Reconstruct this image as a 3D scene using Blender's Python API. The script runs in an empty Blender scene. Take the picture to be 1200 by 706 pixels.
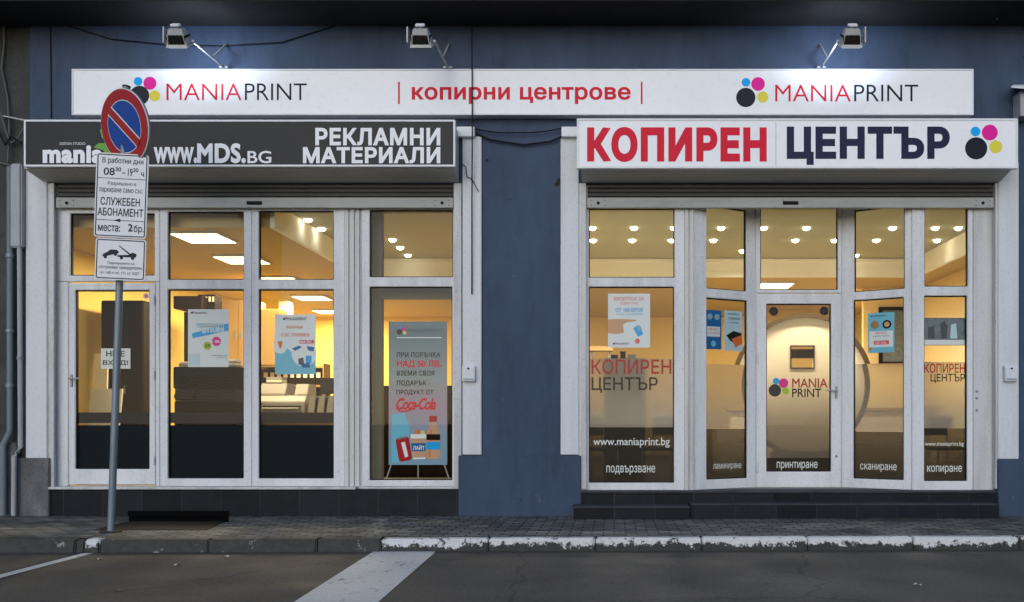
import bpy, bmesh, math, random
import numpy as np
from mathutils import Vector, Matrix
from mathutils.geometry import delaunay_2d_cdt
R = math.radians
random.seed(7)
sc = bpy.context.scene
C = sc.collection

# ------------------------------------------------------------ camera, sky, sun, exposure
cam = bpy.data.cameras.new('camera'); co = bpy.data.objects.new('camera', cam); C.objects.link(co)
co.location = (0, -10, 1.15); co.rotation_euler = (R(90), 0, 0)
cam.lens = 30; cam.sensor_width = 36; cam.shift_x = -0.1; cam.shift_y = 0.1142
cam.clip_start = .05; cam.clip_end = 1000
sc.camera = co
w = bpy.data.worlds.new('World'); sc.world = w; w.use_nodes = True
nt = w.node_tree
sky = nt.nodes.new('ShaderNodeTexSky'); sky.sky_type = 'NISHITA'; sky.sun_disc = False
SUN_EL, SUN_AZ = R(20), R(190)          # dull evening light from behind the camera
sky.sun_elevation = SUN_EL; sky.sun_rotation = SUN_AZ
sky.air_density = 1.0; sky.dust_density = 1.2; sky.ozone_density = 4
nt.links.new(sky.outputs[0], nt.nodes['Background'].inputs[0])
nt.nodes['Background'].inputs[1].default_value = 0.14
sl = bpy.data.lights.new('sun', 'SUN'); so = bpy.data.objects.new('sun', sl); C.objects.link(so)
sl.energy = 0.75; sl.angle = R(60); sl.color = (1, .97, .93)
d = Vector((math.sin(SUN_AZ)*math.cos(SUN_EL), math.cos(SUN_AZ)*math.cos(SUN_EL), math.sin(SUN_EL)))
so.rotation_euler = d.to_track_quat('Z', 'Y').to_euler(); so.location = (0, -12, 12)
vs = sc.view_settings
vs.view_transform = 'Standard'; vs.look = 'None'; vs.exposure = 0.20; vs.gamma = 1; vs.use_curve_mapping = False
cy = sc.cycles
cy.use_denoising = True
cy.max_bounces = 8; cy.transparent_max_bounces = 16; cy.sample_clamp_indirect = 4
cy.caustics_reflective = False; cy.caustics_refractive = False

# ------------------------------------------------------------ where a line of sight meets a depth
def PX(px, Y): return (px - 720) / 1000 * (10 + Y)
def PZ(py, Y): return 1.15 - (py - 490) / 1000 * (10 + Y)

# ------------------------------------------------------------ materials
def lin(r, g, b):
    f = lambda c: (c/255/12.92) if c/255 <= .04045 else ((c/255+.055)/1.055)**2.4
    return (f(r), f(g), f(b))
def new_mat(name):
    m = bpy.data.materials.new(name); m.use_nodes = True
    t = m.node_tree; return m, t, t.nodes['Principled BSDF']
def N(t, kind, **kw):
    n = t.nodes.new(kind)
    for k, v in kw.items(): setattr(n, k, v)
    return n
def ramp(t, fac, stops):
    r = N(t, 'ShaderNodeValToRGB'); t.links.new(fac, r.inputs[0])
    e = r.color_ramp.elements
    while len(e) < len(stops): e.new(.5)
    for el, (p, c) in zip(e, stops): el.position = p; el.color = (*c, 1) if len(c) == 3 else c
    return r.outputs[0]
def noise(t, vec, scale, detail=4, rough=.55):
    n = N(t, 'ShaderNodeTexNoise'); n.inputs['Scale'].default_value = scale
    n.inputs['Detail'].default_value = detail; n.inputs['Roughness'].default_value = rough
    t.links.new(vec, n.inputs['Vector']); return n.outputs['Fac']
def mix(t, fac, a, b, mode='MIX'):
    n = N(t, 'ShaderNodeMix', data_type='RGBA', blend_type=mode)
    for s, v in ((n.inputs[0], fac), (n.inputs[6], a), (n.inputs[7], b)):
        if isinstance(v, (int, float)): s.default_value = v
        elif isinstance(v, tuple): s.default_value = (*v, 1)
        else: t.links.new(v, s)
    return n.outputs[2]
def coords(t, scale=None):
    c = N(t, 'ShaderNodeTexCoord'); v = c.outputs['Object']
    if scale:
        mp = N(t, 'ShaderNodeMapping'); mp.inputs['Scale'].default_value = scale
        t.links.new(v, mp.inputs[0]); v = mp.outputs[0]
    return v
def bump(t, b, h, strength, dist=.01):
    n = N(t, 'ShaderNodeBump'); n.inputs['Strength'].default_value = strength; n.inputs['Distance'].default_value = dist
    t.links.new(h, n.inputs['Height']); t.links.new(n.outputs[0], b.inputs['Normal'])
def plain(name, col, rough=.5, metal=0, spec=.12):
    m, t, b = new_mat(name); b.inputs['Base Color'].default_value = (*col, 1)
    b.inputs['Roughness'].default_value = rough; b.inputs['Metallic'].default_value = metal
    if spec is not None: b.inputs['Specular IOR Level'].default_value = spec
    return m
def worn(name, col, rough=.5, metal=0, amt=.3, scale=3, dark=.55, streak=(1, 1, .25), bmp=.1, bscale=60, light=1.1, spec=.18):
    """paint or metal with uneven dirt: broad streaky variation + fine grain"""
    m, t, b = new_mat(name)
    v = coords(t, streak); f = noise(t, v, scale, 6, .62)
    c1 = ramp(t, f, [(.3, tuple(c*dark for c in col)), (.52, col), (.75, tuple(min(1, c*light) for c in col))])
    c = mix(t, amt, col, c1)
    f2 = noise(t, coords(t), scale*13, 3)
    dirt = ramp(t, f2, [(.33, (.62, .6, .56)), (.45, (1, 1, 1))])
    c = mix(t, amt*.7, c, mix(t, 1.0, c, dirt, 'MULTIPLY'))
    t.links.new(c, b.inputs['Base Color'])
    b.inputs['Roughness'].default_value = rough; b.inputs['Metallic'].default_value = metal
    b.inputs['Specular IOR Level'].default_value = spec
    bump(t, b, noise(t, coords(t), bscale, 3), bmp, .004)
    return m
def emit(name, col, strength):
    m, t, b = new_mat(name); b.inputs['Base Color'].default_value = (*col, 1)
    b.inputs['Emission Color'].default_value = (*col, 1); b.inputs['Emission Strength'].default_value = strength
    return m
M = {}
def glass_mat():
    m = bpy.data.materials.new('window_glass'); m.use_nodes = True; t = m.node_tree; t.nodes.clear()
    tr = N(t, 'ShaderNodeBsdfTransparent'); tr.inputs[0].default_value = (.93, .95, .93, 1)
    gl = N(t, 'ShaderNodeBsdfGlossy'); gl.inputs['Roughness'].default_value = .0
    fr = N(t, 'ShaderNodeFresnel'); fr.inputs[0].default_value = 1.24
    mx = N(t, 'ShaderNodeMixShader'); out = N(t, 'ShaderNodeOutputMaterial')
    t.links.new(fr.outputs[0], mx.inputs[0]); t.links.new(tr.outputs[0], mx.inputs[1]); t.links.new(gl.outputs[0], mx.inputs[2])
    t.links.new(mx.outputs[0], out.inputs[0]); return m
def film_mat(name, col, a0, a1, z0, z1, trans=.6, blur=0):
    """vinyl film whose printed screen thickens from a0 at height z0 to a1 at z1"""
    m = bpy.data.materials.new(name); m.use_nodes = True; t = m.node_tree; t.nodes.clear()
    if blur:
        tr = N(t, 'ShaderNodeBsdfRefraction'); tr.inputs['Roughness'].default_value = blur; tr.inputs['IOR'].default_value = 1.14; tr.inputs['Color'].default_value = (.86, .85, .82, 1)
    else: tr = N(t, 'ShaderNodeBsdfTransparent')
    di = N(t, 'ShaderNodeBsdfDiffuse'); di.inputs[0].default_value = (*col, 1)
    tl = N(t, 'ShaderNodeBsdfTranslucent'); tl.inputs[0].default_value = (*col, 1)
    m1 = N(t, 'ShaderNodeMixShader'); m1.inputs[0].default_value = trans
    t.links.new(di.outputs[0], m1.inputs[1]); t.links.new(tl.outputs[0], m1.inputs[2])
    sx = N(t, 'ShaderNodeSeparateXYZ'); t.links.new(coords(t), sx.inputs[0])
    mr = N(t, 'ShaderNodeMapRange', interpolation_type='SMOOTHSTEP')
    for i, v in ((1, z0), (2, z1), (3, a0), (4, a1)): mr.inputs[i].default_value = v
    t.links.new(sx.outputs[2], mr.inputs[0])
    mx = N(t, 'ShaderNodeMixShader'); out = N(t, 'ShaderNodeOutputMaterial')
    t.links.new(mr.outputs[0], mx.inputs[0]); t.links.new(tr.outputs[0], mx.inputs[1]); t.links.new(m1.outputs[0], mx.inputs[2])
    t.links.new(mx.outputs[0], out.inputs[0]); return m

M['glass'] = glass_mat()
M['seal'] = plain('rubber_seal', (.012, .012, .013), .6)
M['frame'] = worn('white_aluminium_frame', (.63, .65, .68), .42, 0, .6, 2.6, .62, (1, 1, .22), .03)
M['frame_old'] = worn('grimy_white_panel', (.53, .54, .55), .5, 0, .6, 3.0, .5, (1.5, 1.5, .15), .06)
M['pilaster'] = worn('white_painted_metal', (.58, .61, .65), .5, 0, .4, 2.4, .6, (1.4, 1.4, .16), .05)
M['niche'] = worn('olive_grey_inner_frame', (.17, .175, .15), .6, 0, .4, 3, .7, (1, 1, .2), .03)
M['shutter'] = worn('grey_shutter_metal', (.52, .52, .50), .55, 0, .4, 4, .6, (.3, 1, 1), .05)
M['shutter_dark'] = worn('dark_shutter_curtain', (.07, .07, .07), .6, 0, .4, 5, .6, (.3, 1, 1), .05)
M['bar'] = worn('shutter_end_bar', (.36, .37, .37), .5, 0, .5, 4, .6, (.3, 1, 1), .05)
M['black'] = plain('black_plastic', (.010, .010, .012), .5, spec=.06)
M['navy_film'] = worn('navy_film', (.006, .010, .016), .8, 0, .3, 2, .7, (1, 1, 1), .0)
M['red_vinyl'] = plain('red_vinyl', lin(206, 22, 52), .4)
M['red_vinyl2'] = plain('dull_red_vinyl', (.40, .010, .018), .5)
M['ink'] = plain('ink_black_vinyl', (.010, .012, .024), .4)
M['ink_navy'] = plain('navy_vinyl', (.014, .016, .050), .4)
M['black_ink'] = plain('black_print', (.004,.004,.006), .6)
M['white_vinyl'] = plain('white_vinyl', (.78, .80, .84), .45)
M['cyan'] = plain('cyan_vinyl', (.004, .36, .80), .4)
M['magenta'] = plain('magenta_vinyl', (.72, .012, .30), .4)
M['yellow'] = plain('yellow_vinyl', (.70, .62, .07), .4)
M['lime'] = plain('lime_vinyl', (.38, .50, .03), .4)
M['green'] = plain('leaf_green_vinyl', (.13, .33, .06), .4)
M['sign_white'] = worn('white_sign_face', (.80, .82, .86), .28, 0, .16, 1.2, .82, (1, 1, .6), .01)
M['sign_frame'] = worn('pale_sign_frame', (.70, .73, .77), .4, 0, .3, 3, .7, (1, 1, 1), .02)
M['sign_dark'] = worn('charcoal_sign_face', (.017, .018, .022), .4, 0, .3, 1.5, .8, (1, 1, 1), .01)
M['flood'] = worn('floodlight_housing', (.38, .40, .42), .45, .2, .4, 9, .6, (1, 1, 1), .05)
M['flood_dark'] = plain('floodlight_fins', (.02, .02, .02), .6)
M['galv'] = worn('galvanised_steel', (.20, .235, .27), .48, .35, .5, 6, .6, (1, 1, .3), .06)
M['pipe'] = worn('painted_pipe', (.34, .36, .385), .5, 0, .5, 5, .6, (1, 1, .3), .05)
M['pipe_grey'] = worn('grey_pipe', (.16, .185, .21), .5, 0, .5, 5, .6, (1, 1, .3), .05)
M['cable'] = plain('cable_sheath', (.010, .011, .014), .55)
M['cable_grey'] = plain('grey_cable_sheath', (.11, .11, .115), .55)
M['cable_white'] = plain('white_cable_sheath', (.45, .45, .46), .5)
M['amber_wall'] = worn('cream_yellow_wall', (.78, .56, .15), .8, 0, .2, .8, .8, (1, 1, 1), .02)
M['sand_wall'] = worn('sand_painted_wall', (.70, .54, .27), .8, 0, .2, .8, .8, (1, 1, 1), .02)
M['cream'] = worn('cream_soffit', (.88, .88, .80), .8, 0, .12, .8, .85, (1, 1, 1), .02)
M['ceil'] = worn('ochre_ceiling', (.52, .39, .19), .85, 0, .2, .7, .8, (1, 1, 1), .02)
M['tray'] = worn('olive_cream_ceiling', (.40, .40, .29), .85, 0, .2, .7, .8, (1, 1, 1), .02)
M['floor_in'] = worn('tiled_floor', (.17, .155, .135), .35, 0, .3, 2, .7, (1, 1, 1), .02)
M['brown'] = worn('dark_brown_wood', (.014, .0075, .004), .6, 0, .5, 3, .6, (4, 4, .4), .05, spec=.04)
M['wood'] = worn('golden_wood', (.34, .20, .07), .5, 0, .4, 3, .7, (4, 4, .4), .04)
M['beige'] = worn('beige_plastic', (.20, .18, .155), .5, 0, .2, 4, .8, (1, 1, 1), .02)
M['grey_pl'] = worn('slate_plastic', (.06, .075, .09), .5, 0, .2, 4, .8, (1, 1, 1), .02)
M['card'] = worn('white_board', (.62, .55, .43), .7, 0, .2, 3, .8, (1, 1, 1), .03)
M['paper'] = plain('poster_paper', (.72, .76, .82), .6)
M['paper_white'] = plain('notice_paper', (.70, .72, .74), .6)
M['paper_blue'] = plain('poster_blue', (.012, .12, .36), .5)
M['paper_sky'] = plain('poster_sky', (.16, .48, .66), .5)
M['paper_pale'] = plain('poster_pale_blue', (.50, .66, .76), .5)
M['paper_grey'] = worn('grey_photo_print', (.16, .19, .22), .5, 0, .7, 14, .4, (1, 1, 1), .0)
M['orange_ink'] = plain('orange_ink', (.72, .16, .03), .5)
M['pink_ink'] = plain('coral_ink', (.72, .13, .14), .5)
M['skin_ink'] = plain('tan_ink', (.58, .33, .20), .5)
M['brass'] = worn('bronze_ring', (.10, .056, .016), .35, 0, .4, 4, .6, (1, 1, 1), .03)
M['tan'] = worn('tan_panel', (.84, .65, .40), .7, 0, .12, 1, .85, (1, 1, 1), .02)
M['lamp_panel'] = emit('ceiling_panel_light', (1, .84, .52), 5.5)
M['lamp_tube'] = emit('downlight_bulb', (1, .88, .62), 14)
M['flood_lit'] = emit('floodlight_glass', (.72, .82, 1), .9)
M['near_black'] = plain('dark_void', (.004, .004, .004), .9, spec=.02)  # near-black: darkness of openings put in as colour; also the black copier body

def wall_mat():
    m, t, b = new_mat('blue_painted_render')
    v = coords(t)
    base = (.047, .071, .121)
    f1 = noise(t, coords(t, (1, 1, .45)), .9, 6, .62)
    c = ramp(t, f1, [(.28, (.034, .052, .090)), (.5, base), (.74, (.060, .090, .154))])
    f2 = noise(t, coords(t, (2.2, 2.2, .7)), 2.6, 8, .72)              # rain streaks
    c = mix(t, .38, c, mix(t, 1, c, ramp(t, f2, [(.34, (.5, .5, .5)), (.52, (1, 1, 1))]), 'MULTIPLY'))
    vo = N(t, 'ShaderNodeTexNoise'); vo.inputs['Scale'].default_value = 4.2; vo.inputs['Detail'].default_value = 8; t.links.new(v, vo.inputs['Vector'])
    c = mix(t, ramp(t, vo.outputs[0], [(.295, (1, 1, 1)), (.31, (0, 0, 0))]), c, (.016, .019, .025))      # chips
    vp = noise(t, v, 6.3, 9, .6)
    c = mix(t, ramp(t, vp, [(.69, (0, 0, 0)), (.71, (.5, .5, .5))]), c, (.12, .14, .17))
    t.links.new(c, b.inputs['Base Color']); b.inputs['Roughness'].default_value = .62; b.inputs['Specular IOR Level'].default_value = .15
    bump(t, b, noise(t, v, 38, 6, .65), .6, .010)
    return m
M['wall'] = wall_mat()
M['concrete'] = worn('dark_old_render', (.052, .055, .055), .85, 0, .8, 1.6, .45, (1.2, 1.2, .5), .5, 40, 1.7)
M['concrete_pl'] = worn('stained_grey_plinth', (.12, .125, .13), .85, 0, .9, 2.6, .45, (1, 1, .7), .5, 40, 1.8)
M['underside'] = worn('shade_dark_slab', (.030, .029, .029), .9, 0, .6, 1.5, .5, (1, 1, 1), .3, 30)  # slab colour set near black to carry the shade of its underside

def tile_mat():
    m, t, b = new_mat('dark_stone_tiles')
    v = coords(t); sx = N(t, 'ShaderNodeSeparateXYZ'); t.links.new(v, sx.inputs[0])
    def tri(period, width):
        a = N(t, 'ShaderNodeMath', operation='MODULO'); t.links.new(sx.outputs[0], a.inputs[0]); a.inputs[1].default_value = period
        ab = N(t, 'ShaderNodeMath', operation='ABSOLUTE'); t.links.new(a.outputs[0], ab.inputs[0])
        l = N(t, 'ShaderNodeMath', operation='LESS_THAN'); t.links.new(ab.outputs[0], l.inputs[0]); l.inputs[1].default_value = width
        return l.outputs[0]
    fl = N(t, 'ShaderNodeMath', operation='DIVIDE'); t.links.new(sx.outputs[0], fl.inputs[0]); fl.inputs[1].default_value = .46
    fr = N(t, 'ShaderNodeMath', operation='FLOOR'); t.links.new(fl.outputs[0], fr.inputs[0])
    wn = N(t, 'ShaderNodeTexWhiteNoise', noise_dimensions='1D'); t.links.new(fr.outputs[0], wn.inputs['W'])
    c = ramp(t, wn.outputs[0], [(0, (.005, .008, .011)), (1, (.011, .015, .020))])
    f = noise(t, v, 5, 7, .65)
    c = mix(t, .5, c, mix(t, 1, c, ramp(t, f, [(.3, (.5, .5, .5)), (.7, (1.5, 1.5, 1.5))]), 'MULTIPLY'))
    c = mix(t, ramp(t, noise(t, coords(t, (1, 1, .3)), 9, 5, .7), [(.6, (0, 0, 0)), (.75, (.2, .2, .2))]), c, (.04, .045, .05))
    c = mix(t, tri(.46, .006), c, (.035, .036, .038))
    t.links.new(c, b.inputs['Base Color']); b.inputs['Roughness'].default_value = .5; b.inputs['Specular IOR Level'].default_value = .12
    return m
M['tile'] = tile_mat()

M['tread'] = worn('worn_stone_tread', (.050, .056, .064), .6, 0, .7, 4, .5, (1, 1, 1), .1, spec=.1)
def asphalt():
    m, t, b = new_mat('asphalt')
    v = coords(t)
    c = ramp(t, noise(t, coords(t, (.5, 1.4, 1)), .8, 6, .6), [(.3, (.074, .066, .057)), (.7, (.100, .090, .078))])
    g = noise(t, coords(t, (1, 1, 1)), 30, 9, .85)
    c = mix(t, .75, c, mix(t, 1, c, ramp(t, g, [(.32, (.35, .35, .35)), (.68, (1.65, 1.62, 1.58))]), 'MULTIPLY'))
    b.inputs['Specular IOR Level'].default_value = .25
    c = mix(t, ramp(t, noise(t, v, 2.3, 8, .7), [(.60, (0, 0, 0)), (.68, (.4, .4, .4))]), c, (.045, .043, .040))
    vo = N(t, 'ShaderNodeTexVoronoi', feature='DISTANCE_TO_EDGE'); vo.inputs['Scale'].default_value = .33
    d = N(t, 'ShaderNodeTexNoise'); d.inputs['Scale'].default_value = 2.2; d.inputs['Detail'].default_value = 6; t.links.new(v, d.inputs['Vector'])
    vm = N(t, 'ShaderNodeVectorMath', operation='ADD'); sc_ = N(t, 'ShaderNodeVectorMath', operation='SCALE'); sc_.inputs['Scale'].default_value = .55
    t.links.new(d.outputs['Color'], sc_.inputs[0]); t.links.new(v, vm.inputs[0]); t.links.new(sc_.outputs[0], vm.inputs[1]); t.links.new(vm.outputs[0], vo.inputs['Vector'])
    c = mix(t, ramp(t, vo.outputs[0], [(.002, (.45, .45, .45)), (.006, (0, 0, 0))]), c, (.012, .011, .011))
    t.links.new(c, b.inputs['Base Color'])
    rr = ramp(t, noise(t, v, 1.3, 5), [(.35, (.72, .72, .72)), (.65, (.92, .92, .92))]); t.links.new(rr, b.inputs['Roughness'])
    bump(t, b, g, .6, .008)
    return m
M['asphalt'] = asphalt()
def pavers():
    m, t, b = new_mat('concrete_pavers')
    mp = N(t, 'ShaderNodeMapping'); t.links.new(N(t, 'ShaderNodeTexCoord').outputs['Object'], mp.inputs[0])
    br = N(t, 'ShaderNodeTexBrick', offset=.5)
    br.inputs['Scale'].default_value = 1; br.inputs['Brick Width'].default_value = .22; br.inputs['Row Height'].default_value = .115
    br.inputs['Mortar Size'].default_value = .011; br.inputs['Mortar Smooth'].default_value = .3
    br.inputs['Color1'].default_value = (.078, .080, .080, 1); br.inputs['Color2'].default_value = (.185, .188, .185, 1); br.inputs['Mortar'].default_value = (.014, .014, .014, 1)
    t.links.new(mp.outputs[0], br.inputs['Vector'])
    v = coords(t)
    c = mix(t, .6, br.outputs[0], mix(t, 1, br.outputs[0], ramp(t, noise(t, v, 1.8, 7, .65), [(.3, (.5, .5, .5)), (.7, (1.5, 1.48, 1.45))]), 'MULTIPLY'))
    c = mix(t, .4, c, mix(t, 1, c, ramp(t, noise(t, v, 70, 3), [(.3, (.5, .5, .5)), (.7, (1.4, 1.4, 1.4))]), 'MULTIPLY'))
    t.links.new(c, b.inputs['Base Color']); b.inputs['Roughness'].default_value = .75
    h = mix(t, .5, br.outputs['Fac'], noise(t, v, 60, 3)); 
    inv = N(t, 'ShaderNodeInvert'); t.links.new(h, inv.inputs['Color'])
    b.inputs['Specular IOR Level'].default_value = .2
    bump(t, b, inv.outputs[0], .8, .012)
    return m
M['paver'] = pavers()
def flaky(name, under, paint, lo, hi, scale, foot=False):
    m, t, b = new_mat(name); v = coords(t)
    u = mix(t, .6, under, mix(t, 1, under, ramp(t, noise(t, v, 12, 6, .7), [(.3, (.4, .4, .4)), (.7, (1.6, 1.6, 1.6))]), 'MULTIPLY'))
    n1 = noise(t, v, scale, 8, .72); n2 = noise(t, v, scale*5.3, 6, .75)
    mm = N(t, 'ShaderNodeMix', data_type='FLOAT'); mm.inputs[0].default_value = .42; t.links.new(n1, mm.inputs[2]); t.links.new(n2, mm.inputs[3]); n1 = mm.outputs[0]
    if foot:                      # paint is scraped away along the foot of the stone
        sx = N(t, 'ShaderNodeSeparateXYZ'); t.links.new(v, sx.inputs[0])
        mr = N(t, 'ShaderNodeMapRange'); mr.inputs[1].default_value = -.10; mr.inputs[2].default_value = 0; mr.inputs[3].default_value = -.16; mr.inputs[4].default_value = .045
        t.links.new(sx.outputs[2], mr.inputs[0]); ad = N(t, 'ShaderNodeMath', operation='ADD'); t.links.new(n1, ad.inputs[0]); t.links.new(mr.outputs[0], ad.inputs[1]); n1 = ad.outputs[0]
    c = mix(t, ramp(t, n1, [(lo, (0, 0, 0)), (hi, (1, 1, 1))]), u, mix(t, .3, paint, ramp(t, noise(t, v, 30, 4), [(.3, (.3, .3, .3)), (.6, paint)])))
    t.links.new(c, b.inputs['Base Color']); b.inputs['Roughness'].default_value = .75
    bump(t, b, noise(t, v, 45, 5), .5, .01); return m
M['kerb'] = worn('grimy_kerb_stone', (.036, .036, .035), .85, 0, .9, 4, .4, (1, 1, 1), .6, 50, 1.7)
M['kerb_paint'] = flaky('flaking_white_kerb_paint', (.028, .028, .027), (.60, .61, .63), .475, .50, 4.5, True)
M['kerb_old'] = flaky('kerb_with_paint_remains', (.034, .034, .033), (.34, .34, .34), .575, .61, 3.1)
M['road_paint'] = flaky('worn_white_road_paint', (.07, .068, .065), (.58, .575, .555), .385, .435, 5.5)
M['hatch'] = worn('rusty_hatch_plate', (.012, .010, .009), .8, .0, .8, 7, .5, (1, 1, 1), .4)

# ------------------------------------------------------------ mesh helpers
ORG = {}
class MB:
    def __init__(s): s.bm = bmesh.new()
    def box(s, x0, x1, y0, y1, z0, z1):
        v = [s.bm.verts.new(p) for p in ((x0,y0,z0),(x1,y0,z0),(x1,y1,z0),(x0,y1,z0),(x0,y0,z1),(x1,y0,z1),(x1,y1,z1),(x0,y1,z1))]
        for f in ((0,3,2,1),(4,5,6,7),(0,1,5,4),(1,2,6,5),(2,3,7,6),(3,0,4,7)): s.bm.faces.new([v[i] for i in f])
        return s
    def hexa(s, p):                 # 8 corners, bottom 4 then top 4
        v = [s.bm.verts.new(q) for q in p]
        for f in ((0,3,2,1),(4,5,6,7),(0,1,5,4),(1,2,6,5),(2,3,7,6),(3,0,4,7)): s.bm.faces.new([v[i] for i in f])
        return s
    def prism(s, poly, a, b, axis='x'):      # poly in the other two axes, swept a..b
        def P(u, v, t): return (t,u,v) if axis == 'x' else (u,t,v) if axis == 'y' else (u,v,t)
        A = [s.bm.verts.new(P(u,v,a)) for u,v in poly]; B = [s.bm.verts.new(P(u,v,b)) for u,v in poly]
        n = len(poly)
        for i in range(n): s.bm.faces.new((A[i],A[(i+1)%n],B[(i+1)%n],B[i]))
        s.bm.faces.new(A[::-1]); s.bm.faces.new(B); return s
    def quad(s, *p): s.bm.faces.new([s.bm.verts.new(q) for q in p]); return s
    def tube(s, pts, r, n=10, r1=None):
        pts = [Vector(p) for p in pts]; rings = []
        for i, p in enumerate(pts):
            tdir = (pts[min(i+1,len(pts)-1)] - pts[max(i-1,0)]).normalized()
            up = Vector((0,0,1)) if abs(tdir.z) < .9 else Vector((1,0,0))
            a = tdir.cross(up).normalized(); b = tdir.cross(a)
            rr = r if r1 is None else r + (r1-r)*i/(len(pts)-1)
            rings.append([s.bm.verts.new(p + (a*math.cos(k*2*math.pi/n) + b*math.sin(k*2*math.pi/n))*rr) for k in range(n)])
        for A, B in zip(rings, rings[1:]):
            for k in range(n): s.bm.faces.new((A[k],A[(k+1)%n],B[(k+1)%n],B[k]))
        s.bm.faces.new(rings[0][::-1]); s.bm.faces.new(rings[-1]); return s
    def disc(s, cx, cz, r, y0, y1, n=40, rx=None):    # round plate facing -y
        rx = rx or r
        return s.prism([(cx+rx*math.cos(2*math.pi*k/n), cz+r*math.sin(2*math.pi*k/n)) for k in range(n)], y0, y1, 'y')
    def ring(s, cx, cz, r0, r1, y0, y1, n=64):
        L = []
        for k in range(n):
            c, q = math.cos(2*math.pi*k/n), math.sin(2*math.pi*k/n)
            L.append([s.bm.verts.new((cx+r*c, y, cz+r*q)) for r, y in ((r0,y0),(r1,y0),(r1,y1),(r0,y1))])
        for k in range(n):
            A, B = L[k], L[(k+1)%n]
            for i in range(4): s.bm.faces.new((A[i],A[(i+1)%4],B[(i+1)%4],B[i]))
        return s
    def grid_frame(s, x0, x1, z0, z1, holes, y0, y1):
        xs = sorted({round(v,5) for v in [x0,x1]+[h[i] for h in holes for i in (0,1)]})
        zs = sorted({round(v,5) for v in [z0,z1]+[h[i] for h in holes for i in (2,3)]})
        V = {}
        def gv(i,j):
            if (i,j) not in V: V[(i,j)] = s.bm.verts.new((xs[i], y0, zs[j]))
            return V[(i,j)]
        fs = []
        for i in range(len(xs)-1):
            for j in range(len(zs)-1):
                cx, cz = (xs[i]+xs[i+1])/2, (zs[j]+zs[j+1])/2
                if any(h[0]-1e-5<cx<h[1]+1e-5 and h[2]-1e-5<cz<h[3]+1e-5 for h in holes): continue
                fs.append(s.bm.faces.new((gv(i,j),gv(i+1,j),gv(i+1,j+1),gv(i,j+1))))
        r = bmesh.ops.extrude_face_region(s.bm, geom=fs)
        bmesh.ops.translate(s.bm, verts=[e for e in r['geom'] if isinstance(e, bmesh.types.BMVert)], vec=(0,y1-y0,0))
        s.bm.faces.ensure_lookup_table()
        # extrude leaves the first faces as the front
        return s
    def build(s, name, mat, parent=None, bev=0, smooth=False, local=False, seg=2):
        bmesh.ops.recalc_face_normals(s.bm, faces=s.bm.faces)
        if bev:
            ed = [e for e in s.bm.edges if len(e.link_faces) == 2 and e.calc_face_angle(0) > R(40)]
            bmesh.ops.bevel(s.bm, geom=ed, offset=bev, segments=seg, affect='EDGES', clamp_overlap=True)
        if parent is not None and not local:
            o_ = ORG[parent.name]; bmesh.ops.translate(s.bm, verts=s.bm.verts, vec=-o_)
        me = bpy.data.meshes.new(name); s.bm.to_mesh(me); s.bm.free()
        if mat is not None: me.materials.append(mat)
        if smooth:
            for p in me.polygons: p.use_smooth = True
            if smooth != 'all': me.set_sharp_from_angle(angle=R(35))
        o = bpy.data.objects.new(name, me); C.objects.link(o)
        if parent is not None: o.parent = parent; ORG[o.name] = ORG[parent.name]
        else: ORG[o.name] = Vector((0,0,0))
        return o
def tag(o, label=None, cat=None, group=None, kind=None):
    if label: o['label'] = label
    if cat: o['category'] = cat
    if group: o['group'] = group
    if kind: o['kind'] = kind
    return o
def thing(name, label, cat, loc=(0,0,0), group=None, rot=None):
    o = bpy.data.objects.new(name, None); C.objects.link(o); o.location = loc
    o.empty_display_size = .1
    if rot: o.rotation_euler = rot
    ORG[o.name] = Vector(loc); return tag(o, label, cat, group)
def copy_tree(o, parent=None):
    c = o.copy(); C.objects.link(c); c.parent = parent
    ORG[c.name] = ORG.get(o.name, Vector()).copy()
    for ch in list(o.children): copy_tree(ch, c)
    return c
def struct(o): o['kind'] = 'structure'; return o

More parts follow.
